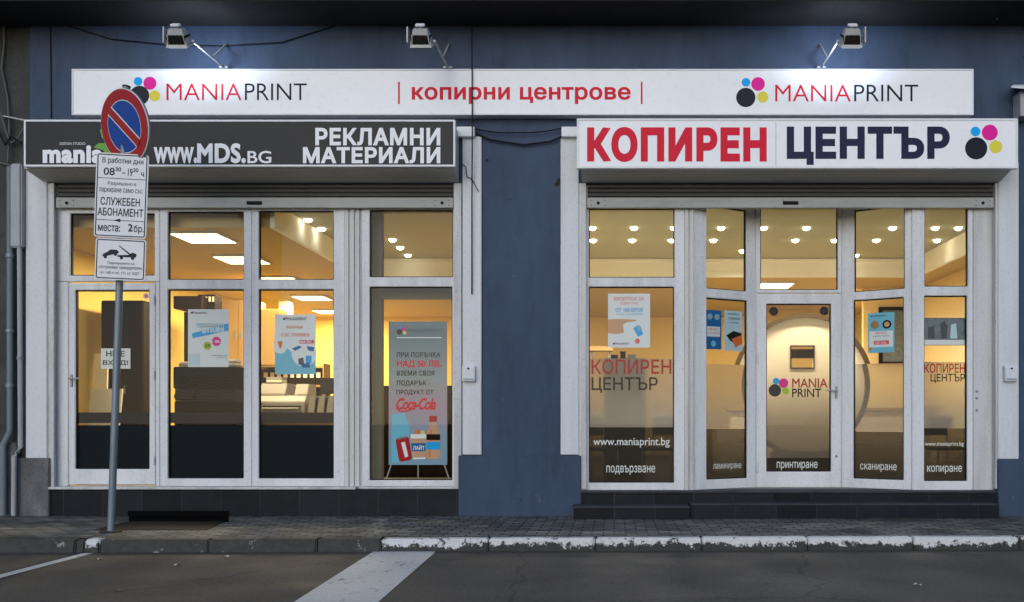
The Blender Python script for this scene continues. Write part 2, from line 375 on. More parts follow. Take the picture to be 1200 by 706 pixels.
# ------------------------------------------------------------ lettering
_tc = {}
def glyphs(body, off=0.0, shear=0.0, spacing=1.0, res=4, align='LEFT', line=1.0):
    key = (body, off, shear, spacing, align, line)
    if key in _tc: return _tc[key]
    c = bpy.data.curves.new('lettering', 'FONT'); c.body = body; c.size = 1; c.shear = shear; OFF = off
    c.space_character = spacing; c.fill_mode = 'NONE'; c.resolution_u = res; c.align_x = align; c.space_line = line
    o = bpy.data.objects.new('lettering', c); C.objects.link(o); bpy.context.view_layer.update()
    me = bpy.data.meshes.new_from_object(o.evaluated_get(bpy.context.evaluated_depsgraph_get()))
    co_ = [(v.co.x, v.co.y) for v in me.vertices]
    nxt = {}
    for e in me.edges: nxt.setdefault(e.vertices[0], []).append(e.vertices[1]); nxt.setdefault(e.vertices[1], []).append(e.vertices[0])
    first = {e.vertices[0]: e.vertices[1] for e in me.edges}
    loops, seen = [], set()
    for st in range(len(co_)):
        if st in seen or st not in nxt: continue
        lp = [st]; seen.add(st); prev, cur = st, nxt[st][0]
        if st in first: cur = first[st]
        while cur != st and cur not in seen:
            lp.append(cur); seen.add(cur)
            n2 = [q for q in nxt[cur] if q != prev]
            prev, cur = cur, (n2[0] if n2 else st)
        if len(lp) > 2: loops.append(lp)
    bpy.data.objects.remove(o); bpy.data.curves.remove(c); bpy.data.meshes.remove(me)
    pts = []; L = []
    for lp in loops:
        q = []
        for i in lp:
            if not q or abs(co_[i][0]-q[-1][0])+abs(co_[i][1]-q[-1][1]) > 1e-4: q.append(co_[i])
        if len(q) > 2 and abs(q[0][0]-q[-1][0])+abs(q[0][1]-q[-1][1]) < 1e-4: q.pop()
        if len(q) > 2: L.append(q)
    # orientation of every loop by nesting depth (robust against any direction of the source)
    arr = [np.array(q) for q in L]
    def inside(p, a):
        x, y = p; x0, y0 = a[:,0], a[:,1]; x1, y1 = np.roll(x0,-1), np.roll(y0,-1)
        cnd = (y0 > y) != (y1 > y)
        with np.errstate(divide='ignore', invalid='ignore'): xi = x0 + (y-y0)*(x1-x0)/(y1-y0)
        return int(np.sum(cnd & (xi > x)))
    def winding(p, a):
        x, y = p; x0, y0 = a[:,0], a[:,1]; x1, y1 = np.roll(x0,-1), np.roll(y0,-1)
        with np.errstate(divide='ignore', invalid='ignore'): xi = x0 + (y-y0)*(x1-x0)/(y1-y0)
        right = xi > x
        return int(np.sum((y0 <= y) & (y1 > y) & right)) - int(np.sum((y0 > y) & (y1 <= y) & right))
    bb0 = [(a[:,0].min(), a[:,0].max(), a[:,1].min(), a[:,1].max()) for a in arr]
    area = [float(np.sum(a[:,0]*np.roll(a[:,1],-1) - np.roll(a[:,0],-1)*a[:,1]))/2 for a in arr]
    if off:
        out = []
        for i, a in enumerate(arr):
            # the sign of the outermost loop this one lies in
            host = max((j for j in range(len(arr)) if bb0[j][0] <= bb0[i][0]+1e-6 and bb0[j][1] >= bb0[i][1]-1e-6 and bb0[j][2] <= bb0[i][2]+1e-6 and bb0[j][3] >= bb0[i][3]-1e-6), key=lambda j: abs(area[j]))
            sg = 1 if area[host] > 0 else -1
            e1 = a - np.roll(a,1,0); e2 = np.roll(a,-1,0) - a
            n1 = np.stack([e1[:,1],-e1[:,0]],1)*sg; n2 = np.stack([e2[:,1],-e2[:,0]],1)*sg
            n1 /= np.linalg.norm(n1,axis=1,keepdims=True)+1e-12; n2 /= np.linalg.norm(n2,axis=1,keepdims=True)+1e-12
            m_ = n1+n2; dd = np.sum(m_*n1,axis=1,keepdims=True); m_ = m_/np.maximum(dd,.55)
            out.append(a + m_*off)
        arr = out; L = [[tuple(p) for p in a] for a in arr]
    bb = [(a[:,0].min(), a[:,0].max(), a[:,1].min(), a[:,1].max()) for a in arr]
    V, T = [], []
    # clusters of loops that overlap in x belong to one glyph
    order = sorted(range(len(arr)), key=lambda i: bb[i][0]); clusters = []
    for i in order:
        hit = [c_ for c_ in clusters if any(bb[i][0] < bb[j][1] and bb[j][0] < bb[i][1] and bb[i][2] < bb[j][3] and bb[j][2] < bb[i][3] for j in c_)]
        new = [i]
        for h in hit: new += h; clusters.remove(h)
        clusters.append(new)
    for cl in clusters:
        vv, ee = [], []
        for i in cl:
            b0 = len(vv); n = len(L[i]); vv += [Vector(p) for p in L[i]]; ee += [(b0+k, b0+(k+1)%n) for k in range(n)]
        ov, oe, of, *_ = delaunay_2d_cdt(vv, ee, [], 0, 1e-5)
        b0 = len(V); V += [(p.x, p.y) for p in ov]
        for f in of:
            cx = sum(ov[k].x for k in f)/len(f); cy_ = sum(ov[k].y for k in f)/len(f)
            if sum(winding((cx, cy_), arr[i]) for i in cl) != 0: T.append([b0+k for k in f])
    used = [p for f in T for p in f]
    xs = [V[k][0] for k in used]; ys = [V[k][1] for k in used]
    x0, x1, y0, y1 = min(xs), max(xs), min(ys), max(ys)
    V = [((x-x0)/(x1-x0), (y-y0)/(y1-y0)) for x, y in V]
    _tc[key] = (V, T); return _tc[key]
def put_text(mb, body, x0, x1, z0, z1, y, **kw):
    V, T = glyphs(body, **kw); vm = {}
    for f in T:
        fv = []
        for k in f:
            if k not in vm: vm[k] = mb.bm.verts.new((x0+(x1-x0)*V[k][0], y, z0+(z1-z0)*V[k][1]))
            fv.append(vm[k])
        if len(set(fv)) > 2:
            try: mb.bm.faces.new(fv)
            except ValueError: pass
    return mb
def flat(mb, name, mat, parent, local=False):
    """a sheet facing -y"""
    for f in mb.bm.faces:
        f.normal_update()
        if f.normal.y > 0: f.normal_flip()
    if parent is not None and not local: bmesh.ops.translate(mb.bm, verts=mb.bm.verts, vec=-ORG[parent.name])
    me = bpy.data.meshes.new(name); mb.bm.to_mesh(me); mb.bm.free(); me.materials.append(mat)
    o = bpy.data.objects.new(name, me); C.objects.link(o)
    if parent is not None: o.parent = parent; ORG[o.name] = ORG[parent.name]
    return o
def text_px(body, x0, x1, ytop, ybot, Y, mat, parent, name='lettering', **kw):
    return flat(put_text(MB(), body, PX(x0,Y), PX(x1,Y), PZ(ybot,Y), PZ(ytop,Y), Y, **kw), name, mat, parent)
def logo_px(spots, Y, parent, th=.002):
    for px, py, r, m in spots:
        MB().disc(PX(px,Y), PZ(py,Y), r/1000*(10+Y), Y, Y+th, 36).build('logo_dot', M[m], parent)

# ============================================================ THE SETTING
KY0, KY1 = -2.11, -1.94                         # kerb line, slightly out of parallel with the shop fronts
def ky(x): return KY0 + (x + 5.7) / 9.6 * (KY1 - KY0)
X0, X1 = -60, 60
struct(MB().quad((-150,-150,-.1),(150,-150,-.1),(150,3,-.1),(-150,3,-.1)).build('road', M['asphalt']))
pv = MB().quad((X0,ky(X0)+.14,.02),(X1,ky(X1)+.14,.02),(X1,0.02,0),(X0,0.02,0))
struct(pv.build('pavement', M['paver']))
def kerb(xa, xb, mat):
    mb = MB(); x = xa
    while x < xb - .01:
        e = min(x + 1.0, xb)
        a, b = x + .004, e - .004; j = random.uniform(-.006, .006); k = random.uniform(-.004,.004)
        mb.hexa([(a,ky(a)+j,-.11),(b,ky(b)+j,-.11),(b,ky(b)+.14,-.11),(a,ky(a)+.14,-.11),
                 (a,ky(a)+j+.012,.02+k),(b,ky(b)+j+.012,.02+k),(b,ky(b)+.14,.02+k),(a,ky(a)+.14,.02+k)])
        x = e
    return struct(mb.build('kerb', mat, bev=.012))
KP = PX(446, ky(-2.2))
kerb(-30, PX(98,-2.1), M['kerb_old']); kerb(PX(98,-2.1), PX(116,-2.1), M['kerb_paint']); kerb(PX(116,-2.1), KP, M['kerb_old']); kerb(KP, 30, M['kerb_paint'])
def ground_strip(name, quad):
    return struct(MB().quad(*[(x,y,-.096) for x,y in quad]).build(name, M['road_paint']))
ground_strip('road_marking', [(-2.25,-2.03),(-2.10,-6.2),(-1.54,-6.2),(-1.665,-2.03)])
ground_strip('road_marking', [(-4.90,-2.13),(-4.86,-6.2),(-4.75,-6.2),(-4.80,-2.13)])

# ============================================================ THE BUILDING
B = thing('shop_building', 'blue rendered building with two lit shop fronts under a dark balcony slab', 'building', (0,0,0))
SO, SI = .30, .30
wall_px = lambda a,b,c,d: MB()
wl = MB()
zt = 6.6
lint = 3.90
xL, xA, xB_, xC, xD, xE = PX(35,0), PX(56,0), PX(541,0), PX(678,0), PX(1170,0), 9.0
wl.box(xL, xE, 0, SO, lint, zt)
wl.box(xL, xA, 0, SO, 0, lint); wl.box(xB_, xC, 0, SO, 0, lint); wl.box(xD, xE, 0, SO, 0, lint)
wl.build('facade_wall', M['wall'], B)
MB().box(-9.5, 9, -.62, 0.0, 5.74, 6.1).build('balcony_slab', M['underside'], B, bev=.01)
# pier plinth, right plinth
MB().box(PX(537,-.05), PX(681,-.05), -.05, -.001, 0, PZ(534,-.05)).build('plinth', M['wall'], B, bev=.008)
MB().box(PX(1170,-.05), 9, -.05, -.001, 0, PZ(538,-.05)).build('plinth', M['wall'], B, bev=.008)
MB().box(PX(20,-.05), PX(57,-.05), -.05, -.001, 0, PZ(537,-.05)).build('plinth', M['concrete_pl'], B, bev=.008)
# pilasters (folded white sheet)
def pil(a, b, top, bot, extra=0):
    y = -.035
    MB().box(PX(a,y), PX(b,y), y, -.001, PZ(bot,y), PZ(top,y)).build('pilaster', M['pilaster'], B, bev=.006)
pil(542, 564, 160, 533); pil(657, 678, 160, 533); pil(30, 55, 196, 537); pil(1170, 1194, 190, 538)
for a, b in ((535, 556), (658, 679)):
    y = -.10
    MB().box(PX(a,y), PX(b,y), y, -.036, PZ(160,y), PZ(148.5,y)).build('pilaster_cap', M['sign_frame'], B, bev=.004)
# roller shutters: housing, curtain, end bar, guide rails
def shutter(a, b, ra, rb):
    zf, zb = 3.969, 3.905
    h = MB().prism([(-.345,zf),(-.002,zb),(-.002,zf+.52),(-.345,zf+.52)], PX(a,0), PX(b,0), 'x').build('shutter_box', M['shutter'], B, bev=.006)
    cu = MB()
    z = 3.895; n = 3
    for k in range(n):
        cu.prism([(.035,z),(.02,z-.01),(.02,z-.038),(.035,z-.048),(.06,z-.048),(.06,z)], PX(ra+2,0), PX(rb-2,0), 'x'); z -= .05
    cu.build('shutter_curtain', M['shutter_dark'], h)
    bar = MB().box(PX(ra+1,0), PX(rb-1,0), .004, .06, PZ(243.5,0), PZ(231.5,0)).build('shutter_bar', M['bar'], h, bev=.006)
    for cx in (ra+14, rb-14):
        MB().disc(PX(cx,0), PZ(238,0), .018, -.004, .006, 14).build('lock', M['black'], h)
        for sx in (-8, 8):
            for sz in (-3, 3): MB().disc(PX(cx+sx,0), PZ(238+sz,0), .006, .0, .006, 8).build('bolt', M['black'], h)
    MB().box(PX((ra+rb)/2-9,0), PX((ra+rb)/2+9,0), -.004, .006, PZ(240,0), PZ(236,0)).build('lock_plate', M['black'], h)
    for g0, g1 in ((ra-9, ra), (rb, rb+9)):
        mb = MB(); x, q = PX(g0,0), PX(g1,0)
        mb.prism([(x,-.015),(q,-.015),(q,.0),(q-.02,.0),(q-.02,.07),(x,.07)], .32, lint-.003, 'z')
        mb.build('guide_rail', M['frame_old'], B, bev=.003)
shutter(52, 538, 64, 532); shutter(682, 1171, 687, 1166)

# ------------------------------------------------------------ windows
class Win:
    """a glazed unit on the line P0-P1; u runs along it, z is up"""
    def __init__(s, P0, P1, name='window', depth=.07):
        s.P0, s.P1 = Vector(P0), Vector(P1); dv = s.P1 - s.P0; s.W = dv.length; s.d = dv/s.W
        s.name, s.depth, s.holes = name, depth, []
    def uz(s, px, py):
        k = (px-720)/1000                      # X = k*t, Y = t-10
        # P0 + u*d = (k t, t-10)
        a, b = s.d.x, s.d.y
        # P0.x + u a = k t ; P0.y + u b = t-10
        u = (k*(s.P0.y+10) - s.P0.x) / (a - k*b); t = s.P0.y + u*b + 10
        return u, 1.15 - (py-490)/1000*t
    def hole(s, x0, x1, y0, y1):
        u0 = s.uz(x0,y0)[0]; u1 = s.uz(x1,y0)[0]; xm = (x0+x1)/2
        s.holes.append((u0, u1, s.uz(xm,y1)[1], s.uz(xm,y0)[1]))
    def make(s, z0, z1, mat, u0=0, u1=None, bev=.006, label=None, extra_holes=()):
        u1 = s.W if u1 is None else u1
        o = MB().grid_frame(u0, u1, z0, z1, list(s.holes)+list(extra_holes), 0, s.depth).build(s.name, mat, B, bev=bev, local=True)
        o.location = (s.P0.x, s.P0.y, 0); o.rotation_euler = (0,0,math.atan2(s.d.y, s.d.x))
        s.o = o
        for h in s.holes:
            MB().grid_frame(h[0]-.002, h[1]+.002, h[2]-.002, h[3]+.002, [(h[0]+.011, h[1]-.011, h[2]+.011, h[3]-.013)], .022, .05).build('seal', M['seal'], o, local=True)
            flat(MB().quad((h[0]+.004,.036,h[2]+.004),(h[1]-.004,.036,h[2]+.004),(h[1]-.004,.036,h[3]-.004),(h[0]+.004,.036,h[3]-.004)), 'pane', M['glass'], o, True)
        return s
    def film(s, h, z0, z1, mat, y=.046, name='film'):
        return flat(MB().quad((h[0]+.006,y,z0),(h[1]-.006,y,z0),(h[1]-.006,y,z1),(h[0]+.006,y,z1)), name, mat, s.o, True)
    def text(s, body, x0, x1, y0, y1, mat, y=.041, **kw):
        u0, _ = s.uz(x0,y0); u1, _ = s.uz(x1,y0); xm = (x0+x1)/2
        return flat(put_text(MB(), body, u0, u1, s.uz(xm,y1)[1], s.uz(xm,y0)[1], y, **kw), 'lettering', mat, s.o, True)
    def world(s, u, v, z):
        p = s.P0 + s.d*u + Vector((-s.d.y, s.d.x))*v
        return (p.x, p.y, z)
YW = .08
ZS = PZ(570, YW); ZT = lint - .004
# --- left shop: door with fanlight, two casements
xdoor0, xdoor1 = 80.5, 184
wA = Win((PX(66,YW),YW), (PX(xdoor1+3,YW),YW)); wA.hole(82,181,250,323); wA.make(PZ(330,YW), ZT, M['frame'])
dA = Win((PX(66,YW),YW), (PX(80,YW),YW), 'jamb'); dA.make(ZS, PZ(330.4,YW), M['frame'])
LD = Win((PX(80.6,YW),YW), (PX(182,YW),YW), 'door', .06); LD.hole(88,175,340,550); LD.make(ZS+.02, PZ(332,YW), M['frame'])
wB = Win((PX(187.4,YW),YW), (PX(294.8,YW),YW)); wB.hole(196.5,285.5,248,328); wB.hole(196.5,285.5,339,561); wB.make(ZS, ZT, M['frame'])
mull = Win((PX(182.5,YW),YW),(PX(187,YW),YW),'mullion'); mull.make(ZS, PZ(330.4,YW), M['frame'])
wC = Win((PX(295.2,YW),YW), (PX(404,YW),YW)); wC.hole(303,391,247,328); wC.hole(303,391,339,561); wC.make(ZS, ZT, M['frame'])
wD = Win((PX(424,YW),YW), (PX(533,YW),YW)); wD.hole(433,531,246,325); wD.hole(433,530,336,563); wD.make(ZS, ZT, M['frame'])
def fluted(a, b, z0, z1, n, name='jamb_panel'):
    x, q = PX(a,YW), PX(b,YW); mb = MB(); poly = [(x,.12)]
    st = (q-x)/n
    for k in range(n):
        poly += [(x+k*st, .075), (x+k*st+st*.62, .075), (x+k*st+st*.70, .10), (x+k*st+st*.92, .10)]
    poly += [(q,.12)]
    mb.prism(poly, z0, z1, 'z').build(name, M['frame_old'], B)
fluted(404.4, 423.6, ZS, ZT, 3)
MB().box(PX(60,0), PX(418,0), -.06, .079, PZ(573.5,-.03), PZ(570.4,0)).build('window_sill', M['frame_old'], B, bev=.004)
MB().box(PX(57.5,0), PX(537,0), .062, .2, PZ(573.6,-.02), ZS-.002).build('sill_bed', M['frame_old'], B)
# films, with the clear slit near their top
for W_, h in ((LD, LD.holes[0]), (wB, wB.holes[1]), (wC, wC.holes[1])):
    zs = PZ(483.5, YW); s0, s1 = PZ(496,YW), PZ(498.6,YW)
    W_.film(h, h[2]+.004, s1, M['navy_film'], name='dark_film'); W_.film(h, s0, zs, M['navy_film'], name='dark_film')
def lever(W_, px, py, dirn, n_lock=1, parent=None):
    u, z = W_.uz(px, py); o = W_.o
    m = MB(); m.box(u-.016, u+.016, -.008, .0, z-.10, z+.05)
    hd = m.build('handle', M['bar'], o, bev=.004, local=True)
    m = MB(); m.tube([(u,0,z),(u,-.05,z),(u+dirn*.02,-.06,z),(u+dirn*.14,-.06,z)], .010, 10); m.disc(u, z-.07, .012, -.014, -.008, 14)
    m.build('handle', M['bar'], o, local=True, smooth=True)
lever(LD, 84, 444, 1)
for py in (352, 440, 540):
    u, z = LD.uz(181, py); MB().tube([(u,-.012,z-.05),(u,-.012,z+.05)], .010, 8).build('hinge', M['frame'], LD.o, local=True)
# inner niche of the narrow window
yn = .38
MB().grid_frame(PX(425,yn), PX(548,yn), .30, 3.7, [(PX(447.5,yn),PX(540,yn),.33,PZ(350,yn)),(PX(447.5,yn),PX(540,yn),PZ(330,yn),3.66)], yn, yn+.10).build('inner_frame', M['niche'], B, bev=.006)

# --- right shop
wE = Win((PX(687,YW),YW), (PX(802,YW),YW)); wE.hole(690,790.5,244,325.5); wE.hole(690,790,336,566); wE.make(ZS-.045, ZT, M['frame'])
fluted(802.4, 815, ZS-.045, ZT, 2)
YD = .50
pL0 = (PX(815,.10), .10); pL1 = (PX(885.5,YD), YD)
wF = Win(pL0, pL1); wF.hole(828,875,243,340); wF.hole(828,876,350.5,561.5); wF.make(.2985, ZT, M['frame'])
wG = Win((PX(886,YD),YD), (PX(986,YD),YD)); wG.hole(891,982,243,340); wG.make(PZ(343.5,YD), ZT, M['frame'])
RD = Win((PX(886.6,YD),YD), (PX(985.4,YD),YD), 'door', .06); RD.hole(898,974,356,553); RD.make(.2985, PZ(344.5,YD), M['frame'])
pR1 = (PX(1068,.10), .10); pR0 = (PX(986.5,YD), YD)
wH = Win(pR0, pR1); wH.hole(1001,1060,243,340.5); wH.hole(1000,1059,350,562); wH.make(.2985, ZT, M['frame'])
wI = Win((PX(1069,YW),YW), (PX(1140,YW),YW)); wI.hole(1083.5,1134.5,243,336); wI.hole(1083,1133.5,346.5,564); wI.make(ZS-.045, ZT, M['frame'])
wJ = Win((PX(1140.4,YW),YW), (PX(1166,YW),YW), 'side_panel'); wJ.make(ZS-.045, ZT, M['frame_old'])
for py in (459, 467, 481):
    u, z = wJ.uz(1144.5, py); MB().disc(u, z, .014, -.010, .001, 12).build('lock', M['galv'], wJ.o, local=True)
# frosted / dark films and lettering
frost = film_mat('frosted_film', (.15, .142, .13), .42, .84, PZ(425,YW), PZ(498,YW), .55, .45)
frost_door = film_mat('frosted_door_film', (.075, .062, .05), .04, .90, PZ(405,YD), PZ(528,YD), .55, .2)
frost_side = film_mat('frosted_side_film', (.15, .142, .13), .30, .74, PZ(430,YW), PZ(500,YW), .55, .14)
brown = film_mat('brown_film', (.030, .025, .020), .92, .97, PZ(501,YW), PZ(566,YW), .2)
for W_, top, edge in ((wE, 420, 501), (wF, 427, 502.5), (wH, 426, 506), (wI, 424, 502)):
    h = W_.holes[1]; xm = {id(wE):740,id(wF):852,id(wH):1030,id(wI):1108}[id(W_)]
    ze = W_.uz(xm, edge)[1]
    W_.film(h, ze, W_.uz(xm, top)[1], frost_side if W_ in (wF, wH) else frost, .047, 'frosted_film'); W_.film(h, h[2]+.006, ze-.001, brown, .047, 'brown_film')
h = RD.holes[0]
zr = PZ(537,YD); RD.film(h, zr, h[3]-.01, frost_door, .047, 'frosted_film'); RD.film(h, h[2]+.006, zr-.001, brown, .047, 'brown_film')
wE.text('КОПИРЕН', 693, 787, 421, 438.5, M['red_vinyl2'], off=.014); wE.text('ЦЕНТЪР', 693, 771, 442, 460.5, M['black_ink'], off=.014)
wE.text('www.maniaprint.bg', 695, 785, 513, 525, M['white_vinyl'], off=.008); wE.text('подвързване', 710.5, 768, 546, 557, M['white_vinyl'], off=.005)
wF.text('ламиниране', 838, 871, 543.5, 551.5, M['white_vinyl'], off=.008)
RD.text('MANIA', 929, 971, 443.5, 454.5, M['red_vinyl2'], off=.016); RD.text('PRINT', 929, 963.5, 455.5, 465.5, M['black_ink'], off=.016)
RD.text('принтиране', 911, 959, 541.5, 551.5, M['white_vinyl'], off=.006)
wH.text('сканиране', 1007, 1050, 544, 553.5, M['white_vinyl'], off=.006)
wI.text('КОПИРЕН', 1084.5, 1132.5, 426, 437, M['red_vinyl2'], off=.014); wI.text('ЦЕНТЪР', 1092, 1132.5, 438, 449, M['black_ink'], off=.014)
wI.text('www.maniaprint.bg', 1085.5, 1131, 518, 524, M['white_vinyl'], off=.01); wI.text('копиране', 1088, 1129, 546, 556, M['white_vinyl'], off=.008)
for px, py, r, m in ((910.3,446.6,3.9,'cyan'),(919,449,5.6,'magenta'),(908.8,457.6,7.4,'ink'),(921.5,458.2,4.2,'lime')):
    u, z = RD.uz(px, py); MB().disc(u, z, r/1000*10.5, .040, .042, 28).build('logo_dot', M[m], RD.o, local=True)
lever(RD, 980, 458, -1)
u, z = RD.uz(980, 535); MB().disc(u, z, .016, -.01, .001, 14).build('lock', M['galv'], RD.o, local=True)
for py in (420, 548):
    u, z = RD.uz(887.5, py); MB().tube([(u,-.012,z-.06),(u,-.012,z+.06)], .011, 8).build('hinge', M['frame'], RD.o, local=True)
for px in (886, 986): MB().tube([(PX(px,YD), YD+.05, .2985),(PX(px,YD), YD+.05, ZT)], .035, 10).build('corner_post', M['frame'], B)
for px in (815, 1068.5): MB().tube([(PX(px,.1), .16, .2985),(PX(px,.1), .16, ZT)], .03, 10).build('corner_post', M['frame'], B)

# --- plinth tiles and steps
MB().box(PX(57.5,-.02), PX(537,-.02), -.02, .2, 0, PZ(573.8,-.02)).build('tiled_plinth', M['tile'], B, bev=.004)
vz0, vz1 = PZ(611,-.03), PZ(599,-.03)
MB().box(PX(150,-.024), PX(268,-.024), -.032, -.021, .006, PZ(599,-.03)).build('cellar_vent', M['near_black'], B)  # black box on the plinth, painting the darkness of the vent opening
st1 = MB().prism([(PX(680,.0),-.02),(PX(1168,.0),-.02),(PX(1168,.0),.9),(PX(680,.0),.9)], 0, .276, 'z').build('upper_step', M['tile'], B, bev=.006)
MB().box(PX(678,-.02), PX(1169,-.02), -.045, .49, .2762, .2972).build('step_tread', M['tread'], B, bev=.005)
MB().box(PX(671,-.3), PX(808.5,-.3), -.355, -.046, .1302, .146).build('step_tread', M['tread'], B, bev=.005)
MB().box(PX(809,-.28), PX(1172,-.28), -.295, -.046, .1552, .171).build('step_tread', M['tread'], B, bev=.005)
MB().box(PX(672,-.3), PX(808,-.3), -.34, -.021, 0, .13).build('lower_step', M['tile'], B, bev=.006)
MB().box(PX(809,-.28), PX(1171,-.28), -.28, -.021, 0, .155).build('lower_step', M['tile'], B, bev=.006)

# ------------------------------------------------------------ the rooms behind the glass
IX0, IX1, IY, ZF = -7.4, 5.4, 9.5, .30
TX0, TX1, TY, ZLO, ZHI = -4.1, 4.9, 3.9, 3.45, 3.75
MB().box(IX0, IX1, .31, IY, ZF-.1, ZF-.001).build('floor', M['floor_in'], B)
MB().box(IX0, -1.28, IY, IY+.1, ZF, 4.2).build('room_wall', M['amber_wall'], B)
MB().box(-1.278, IX1, IY, IY+.1, ZF, 4.2).build('room_wall', M['sand_wall'], B)
MB().box(IX0-.1, IX0, .31, IY, ZF, 4.2).build('room_wall', M['amber_wall'], B)
MB().box(IX1, IX1+.1, .31, IY, ZF, 4.2).build('room_wall', M['sand_wall'], B)
MB().box(TX0, TX1, .301, TY, ZHI, ZHI+.06).build('ceiling', M['tray'], B)
c_ = MB(); c_.box(IX0, TX0-.06, .301, IY, ZLO, ZLO+.06); c_.box(TX0-.06, TX1+.06, TY+.06, IY, ZLO, ZLO+.06); c_.box(TX1+.06, IX1, .301, IY, ZLO, ZLO+.06)
c_.build('ceiling', M['ceil'], B)
for a in ((TX0-.058,TX0-.002,.302,TY), (TX1+.002,TX1+.058,.302,TY), (TX0-.058,TX1+.058,TY+.002,TY+.058)):
    MB().box(*a, ZLO-.004, ZHI+.05).build('soffit', M['cream'], B)
MB().box(TX0+.01, TX1-.01, TY-.035, TY, ZHI-.05, ZHI-.012).build('soffit_trim', M['cream'], B)
for a_, b_ in ((IX0, TX0-.06), (TX1+.06, IX1)): MB().box(a_, b_, .302, .33, ZLO-.002, 4.2).build('header_board', M['ceil'], B)
MB().box(PX(545,.35), PX(678,.35), .31, .5, ZF, ZHI-.005).build('room_wall', M['amber_wall'], B)
MB().box(-1.35, -1.20, .5, 4.3, ZF, ZLO-.01).build('partition', M['amber_wall'], B)
MB().box(PX(329,6.5), PX(340,6.5), 6.4, 6.65, ZF, ZLO-.002).build('room_column', M['cream'], B)

# ============================================================ NEIGHBOURING HOUSE AND ITS PIPES
NB = thing('neighbouring_house', 'dark grey old house wall at the edge of the blue shop building', 'building', (-7.5,0,0))
MB().box(-14, xL-.002, .03, .3, 0, 6.6).build('wall', M['concrete'], NB)
MB().box(-14, PX(19.5,-.05), -.05, .029, 0, PZ(519,-.05)).build('plinth', M['concrete_pl'], NB, bev=.008)
def pipe(name, pts, r, mat, label, cat, group=None, clips=()):
    t = thing(name, label, cat, tuple(pts[-1]), group)
    MB().tube(pts, r, 12).build('pipe', mat, t, smooth=True)
    for z, x, y in clips: MB().tube([(x,y,z-.02),(x,y,z+.02)], r*1.35, 12).build('clip', M['galv'], t, smooth=True)
    return t
y = -.05
pipe('drain_pipe', [(PX(12,y),y,PZ(196,y)),(PX(12,y),y,PZ(505,y)),(PX(8,y),y-.06,PZ(522,y)),(PX(8,y),y-.06,.03)], .035, M['pipe_grey'],
     'grey drain pipe running down the dark wall at the edge', 'pipe', 'pipes on the dark house wall',
     [(PZ(388,y),PX(12,y),y),(PZ(452,y),PX(12,y),y),(PZ(300,y),PX(12,y),y)])
y = -.06
dp = pipe('down_pipe', [(PX(23,y),y,PZ(290,y)),(PX(24,y),y,PZ(524,y)),(PX(22,y),y-.02,PZ(531,y)),(PX(18,y-.03),y-.05,PZ(534,y)),(PX(17.5,y-.03),y-.05,.02)], .026, M['pipe'],
     'pale pipe bending over the grey plinth beside the white pilaster', 'pipe', 'pipes on the dark house wall', [(PZ(420,y),PX(23.5,y),y)])
MB().box(PX(15,y), PX(28,y), y-.05, .02, PZ(291,y), PZ(193,y)).build('duct', M['pipe'], dp, bev=.015)

def cable(label, pts, r, mat, name='cable', sag=None, group=None, n=14):
    P = []
    for a, b in zip(pts, pts[1:]):
        a, b = Vector(a), Vector(b)
        for k in range(n):
            f = k/n; p = a.lerp(b, f)
            if sag: p.z -= sag*4*f*(1-f)
            P.append(p)
    P.append(Vector(pts[-1]))
    o = MB().tube(P, r, 6).build(name, mat, None, smooth='all'); return tag(o, label, 'cable', group)
def at(px, py, Y): return (PX(px,Y), Y, PZ(py,Y))
g = 'loose cables on the facade'
cable('long black cable hanging down past the end of the long white sign', [at(553,28,-.16), at(553.5,140,-.16), at(553,240,-.09), at(553,345,-.06)], .008, M['cable'], group=g, n=4)
cable('upper black cable slung between the white pilaster caps', [at(557,151,-.06), at(606,155.5,-.06), at(660,150,-.06)], .008, M['cable'], group=g, sag=.02)
cable('lower black cable drooping across the top of the blue pier', [at(558,157,-.05), at(575,164,-.04), at(614,170,-.04), at(645,166,-.04), at(661,159,-.05)], .011, M['cable'], group=g)
cable('thin cable drooping across the wall behind the first floodlight', [at(60,24,-.02), at(130,46,-.02), at(200,53,-.02), at(262,54,-.02), at(330,50,-.02), at(425,20,-.02)], .007, M['cable'], group=g)
cable('black cable under the balcony above the wide red lettered sign', [at(1040,15,-.03), at(1110,25,-.03), at(1150,27,-.03), at(1205,20,-.03), at(1260,24,-.03)], .010, M['cable'], group=g)
cable('white wire end hanging from the balcony slab', [at(1166,-10,-.2), at(1168,4,-.2), at(1170,12,-.2), at(1168.5,23,-.2)], .007, M['cable_white'], group=g, n=4)
cable('thin dark wire stuck down the blue wall above the charcoal sign', [at(59,27,-.01), at(59.5,80,-.01), at(60,139,-.01)], .006, M['cable'], group=g)
for lab, pts, m in (('pale cable twisting down the dark house wall', [at(4,16,-.0),(at(5,50,.0)),at(2,80,.0),at(9,115,.0),at(11,150,-.02),at(9,196,-.03)], 'cable_grey'),
               ('grey cable looping behind the end of the charcoal sign', [at(1,132,-.02),at(9,160,-.04),at(14,168,-.05),at(22,160,-.08),at(28,150,-.1)], 'cable_grey'),
               ('black cable knotted beside the end of the charcoal sign', [at(-4,150,-.02),at(6,170,-.05),at(13,160,-.07),at(25,168,-.1)], 'cable'),
               ('pale rod reaching from the dark wall to the charcoal sign', [at(3,136,0),at(28,141,-.3)], 'cable_white'),
               ('grey cable swinging low beside the drain pipe', [at(-3,190,-.02),at(8,193,-.05),at(18,196,-.06)], 'cable_grey'),
               ('thin wire curling over the white pilaster below its cap', [at(540,191,-.05),at(546,196,-.06),at(547,207,-.06),at(553,210,-.06),at(561,225,-.05)], 'cable')):
    cable(lab, pts, .010 if 'thin' not in lab else .005, M[m], group=g, n=6)

